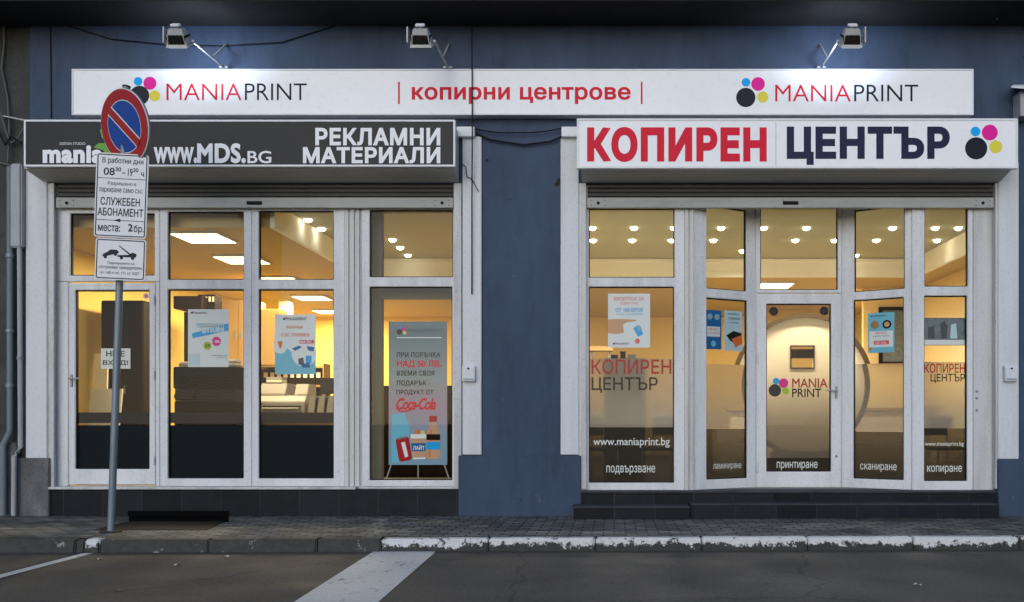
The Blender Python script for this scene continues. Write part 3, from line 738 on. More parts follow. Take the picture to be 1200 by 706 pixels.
# ============================================================ SIGNS ON THE BUILDING
def lightbox(name, label, px, Yf, depth, face, border, r=.0, fw=.03):
    a, b, t, bt = px; x0, x1, z0, z1 = PX(a,Yf), PX(b,Yf), PZ(bt,Yf), PZ(t,Yf)
    s = thing(name, label, 'sign', ((x0+x1)/2, Yf+depth, z0))
    MB().grid_frame(x0, x1, z0, z1, [(x0+fw,x1-fw,z0+fw,z1-fw)], Yf-.004, Yf+depth).build('sign_frame', border, s, bev=.003)
    MB().box(x0+fw-.001, x1-fw+.001, Yf+.003, Yf+depth-.006, z0+fw-.001, z1-fw+.001).build('sign_face', face, s)
    return s
Y1 = -.13
S1 = lightbox('shop_sign', 'long white sign with red lettering under the three floodlights', (84,1141,81,135), Y1, .125, M['sign_white'], M['sign_frame'], fw=.018)
yt = Y1 + .001
logo_px([(161.8,95.5,5,'cyan'),(175.6,97.7,7.6,'magenta'),(181.3,112.5,6.3,'yellow'),(163.5,112,11.3,'ink')], yt, S1)
logo_px([(874.2,96.6,5,'cyan'),(888.4,98.6,8,'magenta'),(893.8,113.9,6.5,'yellow'),(874,114.4,11.3,'ink')], yt, S1)
yt -= .0
text_px('MANIA', 195, 283, 98, 117.5, yt, M['red_vinyl'], S1, off=-.006); text_px('PRINT', 287, 359.5, 98, 117.5, yt, M['ink'], S1, off=-.006)
text_px('MANIA', 908.5, 997, 99.5, 119, yt, M['red_vinyl'], S1, off=-.006); text_px('PRINT', 1001, 1076, 99.5, 119, yt, M['ink'], S1, off=-.006)
text_px('копирни центрове', 482.5, 739, 102, 122, yt, M['red_vinyl'], S1, off=.026, spacing=1.04)
for q in (467.5, 752): MB().box(PX(q-1,yt), PX(q+1,yt), yt, yt+.003, PZ(122,yt), PZ(96,yt)).build('lettering', M['red_vinyl'], S1)
Y2 = -.405
S2 = lightbox('shop_sign', 'charcoal sign with white lettering and a pale border', (28,533.5,140.5,195.5), Y2, .057, M['sign_dark'], M['sign_frame'], fw=.022)
yt = Y2 + .001
text_px('РЕКЛАМНИ', 369.5, 516, 150, 170.5, yt, M['white_vinyl'], S2, off=.040, spacing=1.08); text_px('МАТЕРИАЛИ', 355, 516, 172.5, 191.5, yt, M['white_vinyl'], S2, off=.040, spacing=1.08)
text_px('www.', 180, 231, 172.5, 191.5, yt, M['white_vinyl'], S2, off=.036, spacing=1.06); text_px('MDS.', 231, 288, 168, 191.5, yt, M['white_vinyl'], S2, off=.042, spacing=1.06); text_px('BG', 290, 318, 177, 191.5, yt, M['white_vinyl'], S2, off=.014)
text_px('mania', 50, 121, 170.5, 191.5, yt, M['white_vinyl'], S2, off=.05, spacing=1.08); text_px('DESIGN STUDIO', 70, 100, 167, 170, yt, M['white_vinyl'], S2)
lf = MB(); lf.prism([(PX(a,yt),PZ(b,yt)) for a,b in ((117,153),(121,148),(124,149),(122,158),(120,163))], yt, yt+.002, 'y'); lf.prism([(PX(a,yt),PZ(b,yt)) for a,b in ((110,173),(115,168),(124,168),(130,176),(127,182),(120,176))], yt, yt+.002, 'y'); lf.build('leaf_emblem', M['green'], S2)
S3 = lightbox('shop_sign', 'wide white sign with bold red and navy lettering above the right shop', (676,1193,139,197.5), Y2, .057, M['sign_white'], M['sign_frame'], fw=.026)
text_px('КОПИРЕН', 688, 898.5, 149, 190, yt, M['red_vinyl'], S3, off=.058, spacing=1.13); text_px('ЦЕНТЪР', 922, 1113, 148.5, 193.5, yt, M['ink_navy'], S3, off=.052, spacing=1.10)
logo_px([(1143.2,154.2,5.6,'cyan'),(1160,155.5,9.3,'magenta'),(1167,172.2,7.5,'yellow'),(1144,174,13,'ink')], yt, S3)
MB().box(PX(909,yt), PX(909.6,yt), yt+.001, yt+.003, PZ(195,yt), PZ(143,yt)).build('face_seam', M['bar'], S3)

# ------------------------------------------------------------ floodlights
def floodlight(bx, lit, label, side):
    x, z = PX(bx, -.06), PZ(79.5, -.06)
    f = thing('floodlight', label, 'floodlight', (x, -.06, z), 'floodlights over the long sign')
    yo = -.86
    zb = z - .06
    a = MB().tube([(x,-.06,z),(x+side*.00,yo+.05,z-.02)], .014, 8)
    a.box(x-.05, x+.05, -.09, -.03, z-.012, z+.004)
    a.build('arm', M['flood'], f)
    MB().tube([(x,-.36,z-.008),(x,-.004,z+.30)], .010, 8).build('brace', M['flood'], f)
    cx = x - side*.0; yc = yo; zc = z - .02
    # bracket
    hx = cx + side*.13
    b = MB(); b.box(hx+side*.145-.008, hx+side*.145+.008, yc-.03, yc+.05, zc-.05, zc+.12); b.build('bracket', M['flood'], f, bev=.003)
    # the head tilts so that its glass looks down and back at the sign
    _T = Matrix.Translation((hx,yc,zc)) @ Matrix.Rotation(R(34),4,'X') @ Matrix.Scale(.88,4) @ Matrix.Translation((-hx,-yc,-zc))
    def tilt(mb): bmesh.ops.transform(mb.bm, matrix=_T, verts=mb.bm.verts); return mb
    t = MB()
    def rect(wd, y0, y1, zz): return [(hx-wd,y0,zz),(hx+wd,y0,zz),(hx+wd,y1,zz),(hx-wd,y1,zz)]
    t.hexa(rect(.10,yc-.05,yc+.09,zc+.045)+rect(.085,yc-.03,yc+.07,zc+.115)); tilt(t).build('housing', M['flood'], f, bev=.006)
    d_ = MB()
    for k in range(6):
        q = hx-.11+k*.044; d_.box(q-.004, q+.004, yc-.075, yc+.10, zc-.055, zc+.044)
    d_.box(hx-.105, hx+.105, yc-.055, yc+.095, zc-.055, zc+.044); tilt(d_).build('cooling_fins', M['flood_dark'], f)
    r = MB(); r.hexa(rect(.135,yc-.10,yc+.12,zc-.085)+rect(.12,yc-.085,yc+.11,zc-.056)); tilt(r).build('rim', M['shutter'], f, bev=.004)
    for s_ in (-1,1): tilt(MB().hexa([(hx+s_*.115-.012,yc-.08,zc-.055),(hx+s_*.115+.012,yc-.08,zc-.055),(hx+s_*.115+.012,yc+.1,zc-.055),(hx+s_*.115-.012,yc+.1,zc-.055),
                                (hx+s_*.098-.010,yc-.06,zc+.05),(hx+s_*.098+.010,yc-.06,zc+.05),(hx+s_*.098+.010,yc+.08,zc+.05),(hx+s_*.098-.010,yc+.08,zc+.05)])).build('cheek', M['flood'], f)
    tilt(MB().box(hx-.055, hx+.055, yc-.01, yc+.06, zc+.135, zc+.165)).build('junction_box', M['sign_white'], f, bev=.006)
    tilt(MB().box(hx-.02, hx+.02, yc+.01, yc+.04, zc+.110, zc+.137)).build('stem', M['shutter'], f)
    tilt(MB().box(hx-.11, hx+.11, yc-.075, yc+.095, zc-.092, zc-.0855)).build('glass', M['flood_lit'] if lit else M['black'], f)
    if lit:
        l = bpy.data.lights.new('flood_beam', 'SPOT'); l.energy = 46; l.color = (.66, .78, 1); l.spot_size = R(150); l.spot_blend = .9; l.shadow_soft_size = .09
        lo = bpy.data.objects.new('flood_beam', l); C.objects.link(lo); lo.parent = f
        lo.location = Vector((hx, yc+.09, zc-.11)) - ORG[f.name]
        lo.rotation_euler = (Vector((0,-1,-1.0))).to_track_quat('Z','Y').to_euler()
    return f
floodlight(263, True, 'lit floodlight on the arm nearest the round no parking sign', -1)
floodlight(525, False, 'unlit floodlight on the middle arm over the long sign', -1)
floodlight(962, True, 'lit floodlight on the arm above the second dotted logo', 1)

# small things on the facade
def key_box(px, py, label):
    y = -.036; x, z = PX(px,y), PZ(py,y)
    k = thing('key_switch_box', label, 'switch box', (x,y,z-.09), 'key switch boxes of the shutters')
    MB().prism([(y-.07,z-.09),(y,z-.10),(y,z+.09),(y-.05,z+.09),(y-.07,z+.05)], x-.075, x+.075, 'x').build('case', M['pilaster'], k, bev=.008)
    MB().disc(x, z+.055, .012, y-.075, y-.06, 14).build('key_slot', M['black'], k)
    MB().box(x-.06, x+.06, y-.072, y-.066, z-.075, z-.06).build('lower_lip', M['galv'], k)
key_box(550, 438, 'grey key switch box on the white pilaster beside the banner window')
key_box(1182.5, 438, 'grey key switch box on the white pilaster at the end of the right shop')
wb = thing('wall_bracket', 'pale wall bracket cut by the picture edge above the right sign', 'bracket', at(1200,136,-.05))
MB().hexa([at(1185,103,-.3),at(1210,105,-.3),at(1210,103,-.01),at(1188,101,-.01),at(1185,101,-.3),at(1210,101,-.3),at(1210,99,-.01),at(1188,99.5,-.01)]).build('shelf_plate', M['pilaster'], wb)
MB().box(PX(1196,-.2), PX(1212,-.2), -.2, -.01, PZ(136,-.2), PZ(106,-.2)).build('body', M['pipe'], wb, bev=.006)

# ============================================================ NO PARKING SIGN ON ITS POLE
LEAN = math.atan2(18, 515)
bx, by = PX(130,-1.48), -1.48
PS = thing('parking_sign', 'leaning steel pole with round no parking sign and two white plates', 'road sign', (bx,by,.012), rot=(0,LEAN,0))
def lp(px, py):
    dx, dz = (px+3.3-130)/117.4, (626-2.5-py)/117.4
    return (dx*math.cos(LEAN) - dz*math.sin(LEAN), dx*math.sin(LEAN) + dz*math.cos(LEAN))
def polepart(mb, name, mat, parent, **k): return mb.build(name, mat, parent, local=True, **k)
polepart(MB().tube([(0,0,-.02),(0,0,4.44)], .034, 20), 'pole', M['galv'], PS, smooth=True)
polepart(MB().tube([(0,0,4.44),(0,0,4.455)], .037, 20), 'pole_cap', M['black'], PS, smooth=True)
polepart(MB().tube([(0,0,-.012),(0,0,.012)], .10, 20), 'pole_foot', M['kerb'], PS)
pole_clip = MB()
for z in (4.25, 3.95, 3.55, 3.05, 2.85): pole_clip.tube([(0,0,z-.015),(0,0,z+.015)], .040, 16)
polepart(pole_clip, 'clamp', M['galv'], PS)
cx, cz = lp(151.5, 151)
retro = lambda n, c: plain(n, c, .32)
M['s_red'] = worn('reflective_red', (.33, .018, .022), .35, 0, .2, 5, .75, (1,1,1), .01); M['s_blue'] = worn('reflective_blue', (.012, .055, .30), .3, 0, .2, 5, .75, (1,1,1), .01)
M['s_white'] = worn('reflective_white', (.66, .69, .73), .35, 0, .25, 4, .8, (1,1,1), .01)
disc = MB().disc(0, 0, .358, -.052, -.042, 64).build('no_parking_disc', M['s_white'], PS, local=True, bev=.002)
disc.location = (cx, -.05, cz); disc.rotation_euler = (R(12), R(-3), R(-27))
def dsub(mb, n, m): o = mb.build(n, m, disc, local=True); return o
dsub(MB().ring(0,0,.252,.350,-.0545,-.051), 'red_rim', M['s_red'])
dsub(MB().disc(0,0,.243,-.0545,-.051,64), 'blue_field', M['s_blue'])
a = R(-47)
def band(wd, L, y): 
    ux, uz = math.cos(a), math.sin(a); nx, nz = -uz, ux
    return MB().prism([(s1*ux*L+s2*nx*wd, s1*uz*L+s2*nz*wd) for s1, s2 in ((-1,-1),(1,-1),(1,1),(-1,1))], y, y+.003, 'y')
dsub(band(.050,.246,-.0585), 'slash_border', M['s_white']); dsub(band(.038,.262,-.0615), 'red_slash', M['s_red'])
MB().ring(0,0,.345,.362,-.042,-.030).build('rear_flange', M['galv'], disc, local=True)
def rrect(u0,u1,z0,z1,r,n=5):
    P = []
    for cx_, cz_, a0 in ((u1-r,z1-r,0),(u0+r,z1-r,90),(u0+r,z0+r,180),(u1-r,z0+r,270)):
        P += [(cx_+r*math.cos(R(a0+90*k/n)), cz_+r*math.sin(R(a0+90*k/n))) for k in range(n+1)]
    return P
def border(mb, u0,u1,z0,z1,r,t,y):
    A, Bq = rrect(u0,u1,z0,z1,r), rrect(u0+t,u1-t,z0+t,z1-t,max(.004,r-t)); n = len(A)
    va = [mb.bm.verts.new((p[0],y,p[1])) for p in A]; vb = [mb.bm.verts.new((p[0],y,p[1])) for p in Bq]
    for k in range(n): mb.bm.faces.new((va[k],va[(k+1)%n],vb[(k+1)%n],vb[k]))
    return mb
def plate(name, x0,x1,y0,y1, label):
    # plate centre in pole coordinates, the plate's own frame has its origin there
    xc, zc = lp((x0+x1)/2, (y0+y1)/2); W_, H_ = (x1-x0)/117.4/2, (y1-y0)/117.4/2
    p = MB().prism(rrect(-W_,W_,-H_,H_,.03), -.046, -.038, 'y').build(name, M['s_white'], PS, local=True, bev=.0015)
    p.location = (xc+.050,-.072,zc-.034); MB().box(xc-.03,xc+.03,-.11,-.03,zc-.02,zc+.02).build('plate_bracket', M['galv'], PS, local=True); p.rotation_euler = (0,0,R(4)); p['label'] = label
    flat(border(MB(), -W_+.012,W_-.012,-H_+.012,H_-.012,.022,.010,-.0475), 'border_line', M['ink'], p, True)
    def T(body, fx0, fx1, fy0, fy1, **k):       # fractions of the plate, from top left
        flat(put_text(MB(), body, -W_+2*W_*fx0, -W_+2*W_*fx1, H_-2*H_*fy1, H_-2*H_*fy0, -.0475, **k), 'lettering', M['ink'], p, True)
    return p, W_, H_, T
p1, W1, H1, T = plate('time_plate', 111.5,170,180,277.5, 'tall white plate with parking hours in black lettering')
T('В работни дни', .12,.90,.055,.135, off=.012); T('08', .15,.36,.175,.265, off=.014); T('30', .37,.48,.165,.215, off=.02); T('– 19', .50,.70,.175,.265, off=.014); T('30', .71,.81,.165,.215, off=.02); T('ч', .86,.92,.21,.265, off=.014)
T('Разрешено е', .24,.78,.335,.39, off=.004); T('паркиране само със', .08,.90,.415,.48, off=.004)
T('СЛУЖЕБЕН', .11,.86,.525,.62, off=.018); T('АБОНАМЕНТ', .06,.93,.65,.745, off=.018)
T('места:', .08,.50,.855,.93, off=.016); T('2', .65,.74,.83,.92, off=.03); T('бр.', .76,.95,.84,.945, off=.014)
for f_ in (.300, .795): ln = MB(); ln.quad((-W1+.02,-.0475,H1-2*H1*f_-.003),(W1-.02,-.0475,H1-2*H1*f_-.003),(W1-.02,-.0475,H1-2*H1*f_+.003),(-W1+.02,-.0475,H1-2*H1*f_+.003)); flat(ln, 'dividing_line', M['ink'], p1, True)
ln = MB(); zq = H1-2*H1*.795; ln.quad((-.07,-.0482,zq),(.0,-.0482,zq-.018),(-.0,-.0482,zq),(.0,-.0482,zq+.018))
flat(ln, 'arrow_mark', M['ink'], p1, True)
p2, W2, H2, T = plate('tow_plate', 111.5,168,278.5,326.5, 'small white plate with a tow truck pictogram')
def Q(fx, fy): return (-W2+2*W2*fx, H2-2*H2*fy)
tw = MB()
for poly in ([(.14,.44),(.16,.38),(.24,.33),(.30,.27),(.42,.27),(.46,.31),(.46,.35),(.20,.44)],
             [(.44,.44),(.80,.44),(.82,.36),(.74,.32),(.66,.38),(.44,.40)], [(.45,.17),(.48,.17),(.70,.36),(.66,.37)]):
    tw.prism([Q(*q) for q in poly], -.0478, -.0462, 'y')
for fx, fy in ((.20,.45),(.40,.38),(.52,.46),(.74,.46)): q = Q(fx,fy); tw.disc(q[0], q[1], .016, -.0480, -.0462, 12)
tw.build('tow_pictogram', M['ink'], p2, local=True)
T('Паркиралите се', .25,.78,.56,.64, off=.006); T('отстраняват принудително', .08,.93,.67,.75, off=.006); T('чл. 168 и чл. 171 от ЗДП', .10,.88,.79,.87, off=.006)

# ============================================================ ON THE GLASS: POSTERS AND NOTICES
def poster(W_, x0,x1,y0,y1, mat, label, cat='poster', name='poster', v=.056, tilt=0):
    xm = (x0+x1)/2; u0, u1 = W_.uz(x0,y0)[0], W_.uz(x1,y0)[0]; z0, z1 = W_.uz(xm,y1)[1], W_.uz(xm,y0)[1]
    w_, h_ = u1-u0, z1-z0
    loc = W_.world(u0, v, z0)
    p = thing(name, label, cat, loc, rot=(0,R(tilt),math.atan2(W_.d.y,W_.d.x)))
    MB().box(0, w_, 0, .003, 0, h_).build('sheet', mat, p, local=True)
    def rect(fx0,fx1,fy0,fy1, m, nm='printed_panel', y=-.0015):
        flat(MB().quad((w_*fx0,y,h_*(1-fy1)),(w_*fx1,y,h_*(1-fy1)),(w_*fx1,y,h_*(1-fy0)),(w_*fx0,y,h_*(1-fy0))), nm, M[m], p, True)
    def txt(body, fx0,fx1,fy0,fy1, m, y=-.004, **k):
        flat(put_text(MB(), body, w_*fx0, w_*fx1, h_*(1-fy1), h_*(1-fy0), y, **k), 'lettering', M[m], p, True)
    def poly(pts, m, nm='printed_shape', y=-.003):
        flat(MB_poly(pts, w_, h_, y), nm, M[m], p, True)
    def dot(fx, fy, r, m, y=-.003, nm='printed_dot'):
        flat(MB_poly([(fx+r*math.cos(2*math.pi*k/24), fy+r*w_/h_*math.sin(2*math.pi*k/24)) for k in range(24)], w_, h_, y), nm, M[m], p, True)
    return rect, txt, poly, dot
def MB_poly(pts, w_, h_, y):
    m = MB(); m.bm.faces.new([m.bm.verts.new((w_*a, y, h_*(1-b))) for a, b in pts]); return m
def mini_logo(dot, fx, fy, k=1.0):
    dot(fx, fy, .030*k, 'ink', -.0032, 'logo_dot'); dot(fx+.05*k, fy-.015, .02*k, 'magenta', -.0034, 'logo_dot')
rect, txt, poly, dot = poster(wB, 217.5,265.5,362,430, M['paper'], 'white poster with a slanted blue band and a magenta dot')
mini_logo(dot, .10, .06); txt('MANIAPRINT', .17,.47,.045,.08,'ink'); poly([(.09,.42),(1,.24),(1,.37),(.12,.50)], 'cyan'); txt('ДИПЛОМНА', .36,.90,.27,.43,'white_vinyl', off=.03)
txt('подвързване на', .22,.86,.24,.34,'paper_sky'); dot(.70,.555,.115,'magenta'); txt('1 лв.', .60,.80,.53,.58,'white_vinyl', -.005, off=.02); dot(.48,.63,.10,'lime'); txt('24', .42,.54,.60,.66,'ink', -.005, off=.02); rect(.02,.30,.77,.97,'paper_pale'); txt('maniaprint', .58,.97,.79,.815,'ink'); txt('www.maniaprint.bg', .70,.95,.83,.85,'ink')
rect, txt, poly, dot = poster(wC, 320,368,368,438.5, M['paper'], 'pale blue poster with printed gifts on a curved wave')
rect(.0,1,.70,1,'paper_sky'); mini_logo(dot, .23, .075); txt('MANIAPRINT', .30,.78,.05,.10,'ink'); txt('ПОДАРЪЦИ', .28,.68,.19,.24,'orange_ink', off=.02); txt('със снимка', .16,.84,.31,.37,'orange_ink'); poly([(0,.55),(.2,.5),(.45,.66),(.7,.9),(.5,.98),(0,.98)], 'paper_sky', y=-.002)
dot(.13,.54,.17,'paper'); dot(.72,.66,.31,'paper'); poly([(.07,.45),(.19,.45),(.17,.54),(.13,.58),(.09,.52)],'orange_ink',y=-.005); txt('COLOR', .60,.98,.425,.49,'red_vinyl', off=.03, y=-.0055)
poly([(.42,.57),(.60,.52),(.66,.55),(.5,.61)],'paper_blue',y=-.005); poly([(.78,.53),(.97,.55),(.95,.62),(.82,.60)],'paper_blue',y=-.005); poly([(.58,.74),(.70,.72),(.72,.84),(.58,.84)],'grey_pl',y=-.005); poly([(.76,.69),(.90,.69),(.90,.82),(.76,.82)],'cyan',y=-.005); poly([(.64,.84),(.86,.80),(.86,.89),(.68,.89)],'paper_blue',y=-.006)
rect, txt, poly, dot = poster(LD, 115,149.5,408,432, M['paper_white'], 'white paper notice with bold black words on the left door', 'notice', 'paper_notice')
txt('НЕ Е', .18,.82,.12,.40,'ink', off=.02); txt('ВХОД!', .07,.93,.58,.86,'ink', off=.02)
rect, txt, poly, dot = poster(wE, 712.5,762,343.5,407, M['paper'], 'white poster of a pointing hand above the red window lettering')
txt('ВИЗИТКИ ЗА', .14,.86,.06,.13,'pink_ink'); txt('ЕДИН ЧАС', .30,.72,.155,.21,'pink_ink'); txt('ОТ 100 БРОЯ', .18,.82,.265,.34,'cyan', off=.02); txt('със снимка', .20,.82,.36,.40,'paper_sky')
poly([(.0,.48),(.30,.47),(.66,.485),(.68,.51),(.45,.53),(.35,.58),(.38,.72),(.20,.75),(.0,.73)],'skin_ink'); poly([(.60,.64),(.72,.58),(.84,.75),(.72,.80)],'cyan'); poly([(.66,.60),(.76,.59),(.82,.68),(.72,.7)],'paper_sky',y=-.005); dot(.70,.88,.06,'pink_ink'); mini_logo(dot, .14, .93,.8); txt('MANIAPRINT', .20,.50,.91,.95,'ink')
rect, txt, poly, dot = poster(wF, 829.5,848.5,363,409, M['paper_blue'], 'narrow blue poster with two portrait circles, on the slanted pane')
dot(.28,.17,.16,'paper_sky'); dot(.72,.17,.16,'paper_sky'); dot(.28,.18,.08,'skin_ink',-.005); dot(.72,.18,.08,'skin_ink',-.005); rect(.10,.90,.42,.68,'paper'); txt('ПЕЧАТ', .2,.8,.46,.52,'orange_ink', off=.02); txt('НА СНИМКИ', .15,.85,.56,.61,'orange_ink'); dot(.5,.86,.16,'paper_sky')
rect, txt, poly, dot = poster(wF, 852,873,364,411, M['paper_pale'], 'pale poster with a spill of brown photographs, beside the blue one')
txt('MANIAPRINT', .2,.8,.06,.10,'ink'); txt('СНИМКИ', .2,.85,.16,.22,'ink'); txt('от 0,20 лв.', .25,.8,.27,.32,'ink'); poly([(.1,.62),(.5,.5),(.95,.55),(.98,.72),(.55,.82),(.3,.74)],'brown'); poly([(.4,.7),(.95,.6),(1,.8),(.6,.92)],'orange_ink',y=-.004)
rect, txt, poly, dot = poster(wH, 1016,1047,366,413, M['paper_sky'], 'sky blue poster with two round photographs on the slanted pane by the door')
mini_logo(dot,.13,.08); txt('MANIAPRINT', .22,.7,.06,.10,'ink'); rect(.05,.95,.46,.86,'paper'); dot(.26,.30,.16,'wood'); dot(.72,.30,.17,'brown'); dot(.72,.30,.10,'skin_ink',-.005); txt('ПЕЧАТ', .28,.72,.48,.54,'pink_ink',off=.02); txt('върху чаши', .2,.8,.57,.61,'ink'); rect(.22,.80,.70,.80,'pink_ink',y=-.003); txt('10 лв.', .3,.72,.72,.78,'white_vinyl',-.006); dot(.08,.9,.06,'orange_ink')
rect, txt, poly, dot = poster(wI, 1084.5,1133,372,404.5, M['paper_grey'], 'grey photographic print filling the narrow window by the shop end')
rect(.0,1,.80,.98,'paper'); poly([(.40,.2),(.50,.12),(.58,.3),(.55,.75),(.42,.75)],'grey_pl'); poly([(.66,.25),(.78,.2),(.82,.75),(.64,.75)],'paper_pale'); poly([(.1,.35),(.25,.3),(.27,.75),(.1,.75)],'grey_pl')
def sticker(W_, px, py, r, m, label):
    u, z = W_.uz(px, py); t = W_.world(u, .05, z)
    o = MB().disc(0,0,r,0,.002,20).build('sticker', M[m], None); o.location = t; tag(o, label, 'sticker', 'round stickers on the doors'); 
    k = MB().disc(0,0,r*.6,-.002,.0,16).build('printed_centre', M['paper_white' if m != 'paper_white' else 'pink_ink'], o, local=True)
sticker(LD, 168.5, 346.5, .038, 'paper_white', 'round white sticker in the top corner of the left door')
sticker(RD, 907.5, 364.5, .055, 'brown', 'round brown sticker in the top corner of the logo door')
sticker(RD, 967, 364, .055, 'beige', 'round pale sticker above the handle side of the logo door')

# ------------------------------------------------------------ roll-up banner in the narrow window
yb = .22
bn = thing('display_banner', 'tall grey banner on wire feet advertising a free drink', 'banner', (PX(490,yb),yb,PZ(560,yb)))
x0, x1, z0, z1 = PX(455.5,yb), PX(524,yb), PZ(545,yb), PZ(377,yb)
bsheet = lambda: None
m, t, b = new_mat('banner_print')
sx = N(t,'ShaderNodeSeparateXYZ'); t.links.new(coords(t), sx.inputs[0])
mr = N(t,'ShaderNodeMapRange'); mr.inputs[1].default_value = 0; mr.inputs[2].default_value = z1-z0; t.links.new(sx.outputs[2], mr.inputs[0])
t.links.new(ramp(t, mr.outputs[0], [(0,(.11,.28,.44)),(.25,(.16,.28,.40)),(.5,(.30,.20,.29)),(.7,(.19,.24,.27)),(1,(.05,.11,.16))]), b.inputs['Base Color']); b.inputs['Roughness'].default_value = .4
bs = MB().box(x0, x1, yb, yb+.004, z0, z1).build('banner_sheet', m, bn)
def bt(body, a, b_, c, d_, mt, **k): text_px(body, a, b_, c, d_, yb-.003, M[mt], bn, **k)
logo_px([(469,385,2.0,'cyan'),(472.5,386,2.6,'magenta'),(468,389,3.2,'ink'),(474,390,2.0,'yellow')], yb-.003, bn)
bt('MANIAPRINT', 478, 516, 385.5, 390, 'grey_pl'); MB().box(PX(465,yb-.003),PX(517,yb-.003),yb-.003,yb-.001,PZ(396.3,yb),PZ(395.5,yb)).build('rule_line', M['white_vinyl'], bn)
bt('ПРИ ПОРЪЧКА', 465, 516, 413, 419, 'black_ink', off=.022, spacing=1.08); bt('НАД 50 ЛВ.', 465, 517, 422.5, 431.5, 'red_vinyl', off=.036); bt('ВЗЕМИ СВОЯ', 465, 509, 434.5, 440.5, 'black_ink', off=.022, spacing=1.08); bt('ПОДАРЪК -', 465, 504, 446, 453, 'black_ink', off=.022, spacing=1.08); bt('ПРОДУКТ ОТ', 464.5, 508, 457, 463.5, 'black_ink', off=.022, spacing=1.08)
bt('Coca-Cola', 464.5, 511, 466.5, 480.5, 'red_vinyl', off=.032, shear=.35, spacing=.86)
sw = MB().tube([at(464.5,478,yb-.004),at(468,481.5,yb-.004),at(474,482.3,yb-.004),at(482,480.5,yb-.004)], .008, 6); sw.build('lettering', M['red_vinyl'], bn)
def bshape(pts, mt, y_=yb-.003, nm='printed_shape'): MB().prism([(PX(a,y_),PZ(b_,y_)) for a,b_ in pts], y_, y_+.002, 'y').build(nm, M[mt], bn)
bshape([(459,486),(474,484),(480,500),(476,541),(459,543)], 'paper_sky', yb-.0015)
bshape([(463.5,516),(466,513.5),(476,511.5),(479,513),(483,537),(480,539.5),(470,541.5),(467.5,540)], 'red_vinyl2'); bshape([(470,519),(474.5,518),(478.5,535),(474.5,536.5)], 'white_vinyl', yb-.005); bshape([(466,513.8),(476,511.8),(477.5,513.2),(466,515.8)], 'beige', yb-.005)
bshape([(481,509),(499.5,509),(498.5,538),(484,538.5)], 'white_vinyl'); bshape([(481.6,514),(499.2,514),(498.6,536),(484,536.5)], 'skin_ink', yb-.004); bshape([(482,519.5),(498.8,519.5),(498.6,529),(483,529)], 'paper_blue', yb-.005); text_px('ЛАЙТ', 484, 497.5, 521.5, 527.5, yb-.007, M['white_vinyl'], bn, off=.03); bshape([(486,505),(489,503.5),(492,505.5),(490,509),(487,509)], 'orange_ink', yb-.004); bshape([(493,505.5),(497,504.5),(498,509),(493,509)], 'yellow', yb-.004)
bshape([(503,501),(503.5,495.5),(511.5,495.5),(512,501),(514.5,506),(516,512),(516,535),(514.5,538),(501,538),(499.5,535),(499.5,512),(500.5,506)], 'skin_ink'); bshape([(503,487.5),(512,487.5),(512,494.5),(503,494.5)], 'red_vinyl2'); bshape([(499.7,509),(515.8,509),(515.8,516),(499.7,516)], 'brown', yb-.005); bshape([(499.7,518),(515.8,518),(515.8,527),(499.7,527)], 'cyan', yb-.005); bshape([(504.5,503),(506,503),(504,536),(502,536)], 'orange_ink', yb-.004)
for s_, a in ((-1,459),(1,520)):
    MB().tube([at(a,543,yb), at(a+s_*8,566,yb-.02)], .008, 6).build('foot', M['bar'], bn)
MB().tube([at(490,545,yb+.03), at(490,566,yb+.12)], .008, 6).build('foot', M['bar'], bn)

# ============================================================ INSIDE: LAMPS
WARM = (1, .81, .48)
def panel(x, y, group='square ceiling panels', label='', e=150):
    t = thing('ceiling_light', label, 'ceiling light', (x,y,ZLO-.03), group)
    MB().box(x-.31,x+.31,y-.30,y+.30,ZLO-.03,ZLO-.002).build('housing', M['frame'], t)
    mb = MB()
    for k in range(4): q = x-.29+k*.147; mb.box(q, q+.128, y-.27, y+.27, ZLO-.034, ZLO-.029)
    mb.build('diffuser', M['lamp_panel'], t)
    l = bpy.data.lights.new('panel_glow','AREA'); l.shape = 'RECTANGLE'; l.size = .6; l.size_y = .55; l.energy = e; l.color = WARM
    lo = bpy.data.objects.new('panel_glow', l); C.objects.link(lo); lo.parent = t; lo.location = (0,0,-.012)
    return t
for (x, y, lab) in ((-5.19,.80,'glowing ceiling panel nearest the glass over the left shop'), (-5.36,2.3,'second glowing ceiling panel back from the left shop glass'), (-5.5,4.1,'third glowing ceiling panel back in the left shop'),
                    (-5.73,6.2,'fourth glowing ceiling panel far back in the left shop'), (-6.1,8.3,'last glowing ceiling panel by the back wall of the left shop'),
                    (2.75,4.7,'glowing ceiling panel behind the pale soffit, seen over the logo door'), (4.6,6.2,'glowing ceiling panel deep in the right shop behind the slanted pane')):
    panel(x, y, 'square glowing ceiling panels', lab, 18 if y < 1 else 165 if y < 3 else 120 if x > 0 else 140)
proto = None
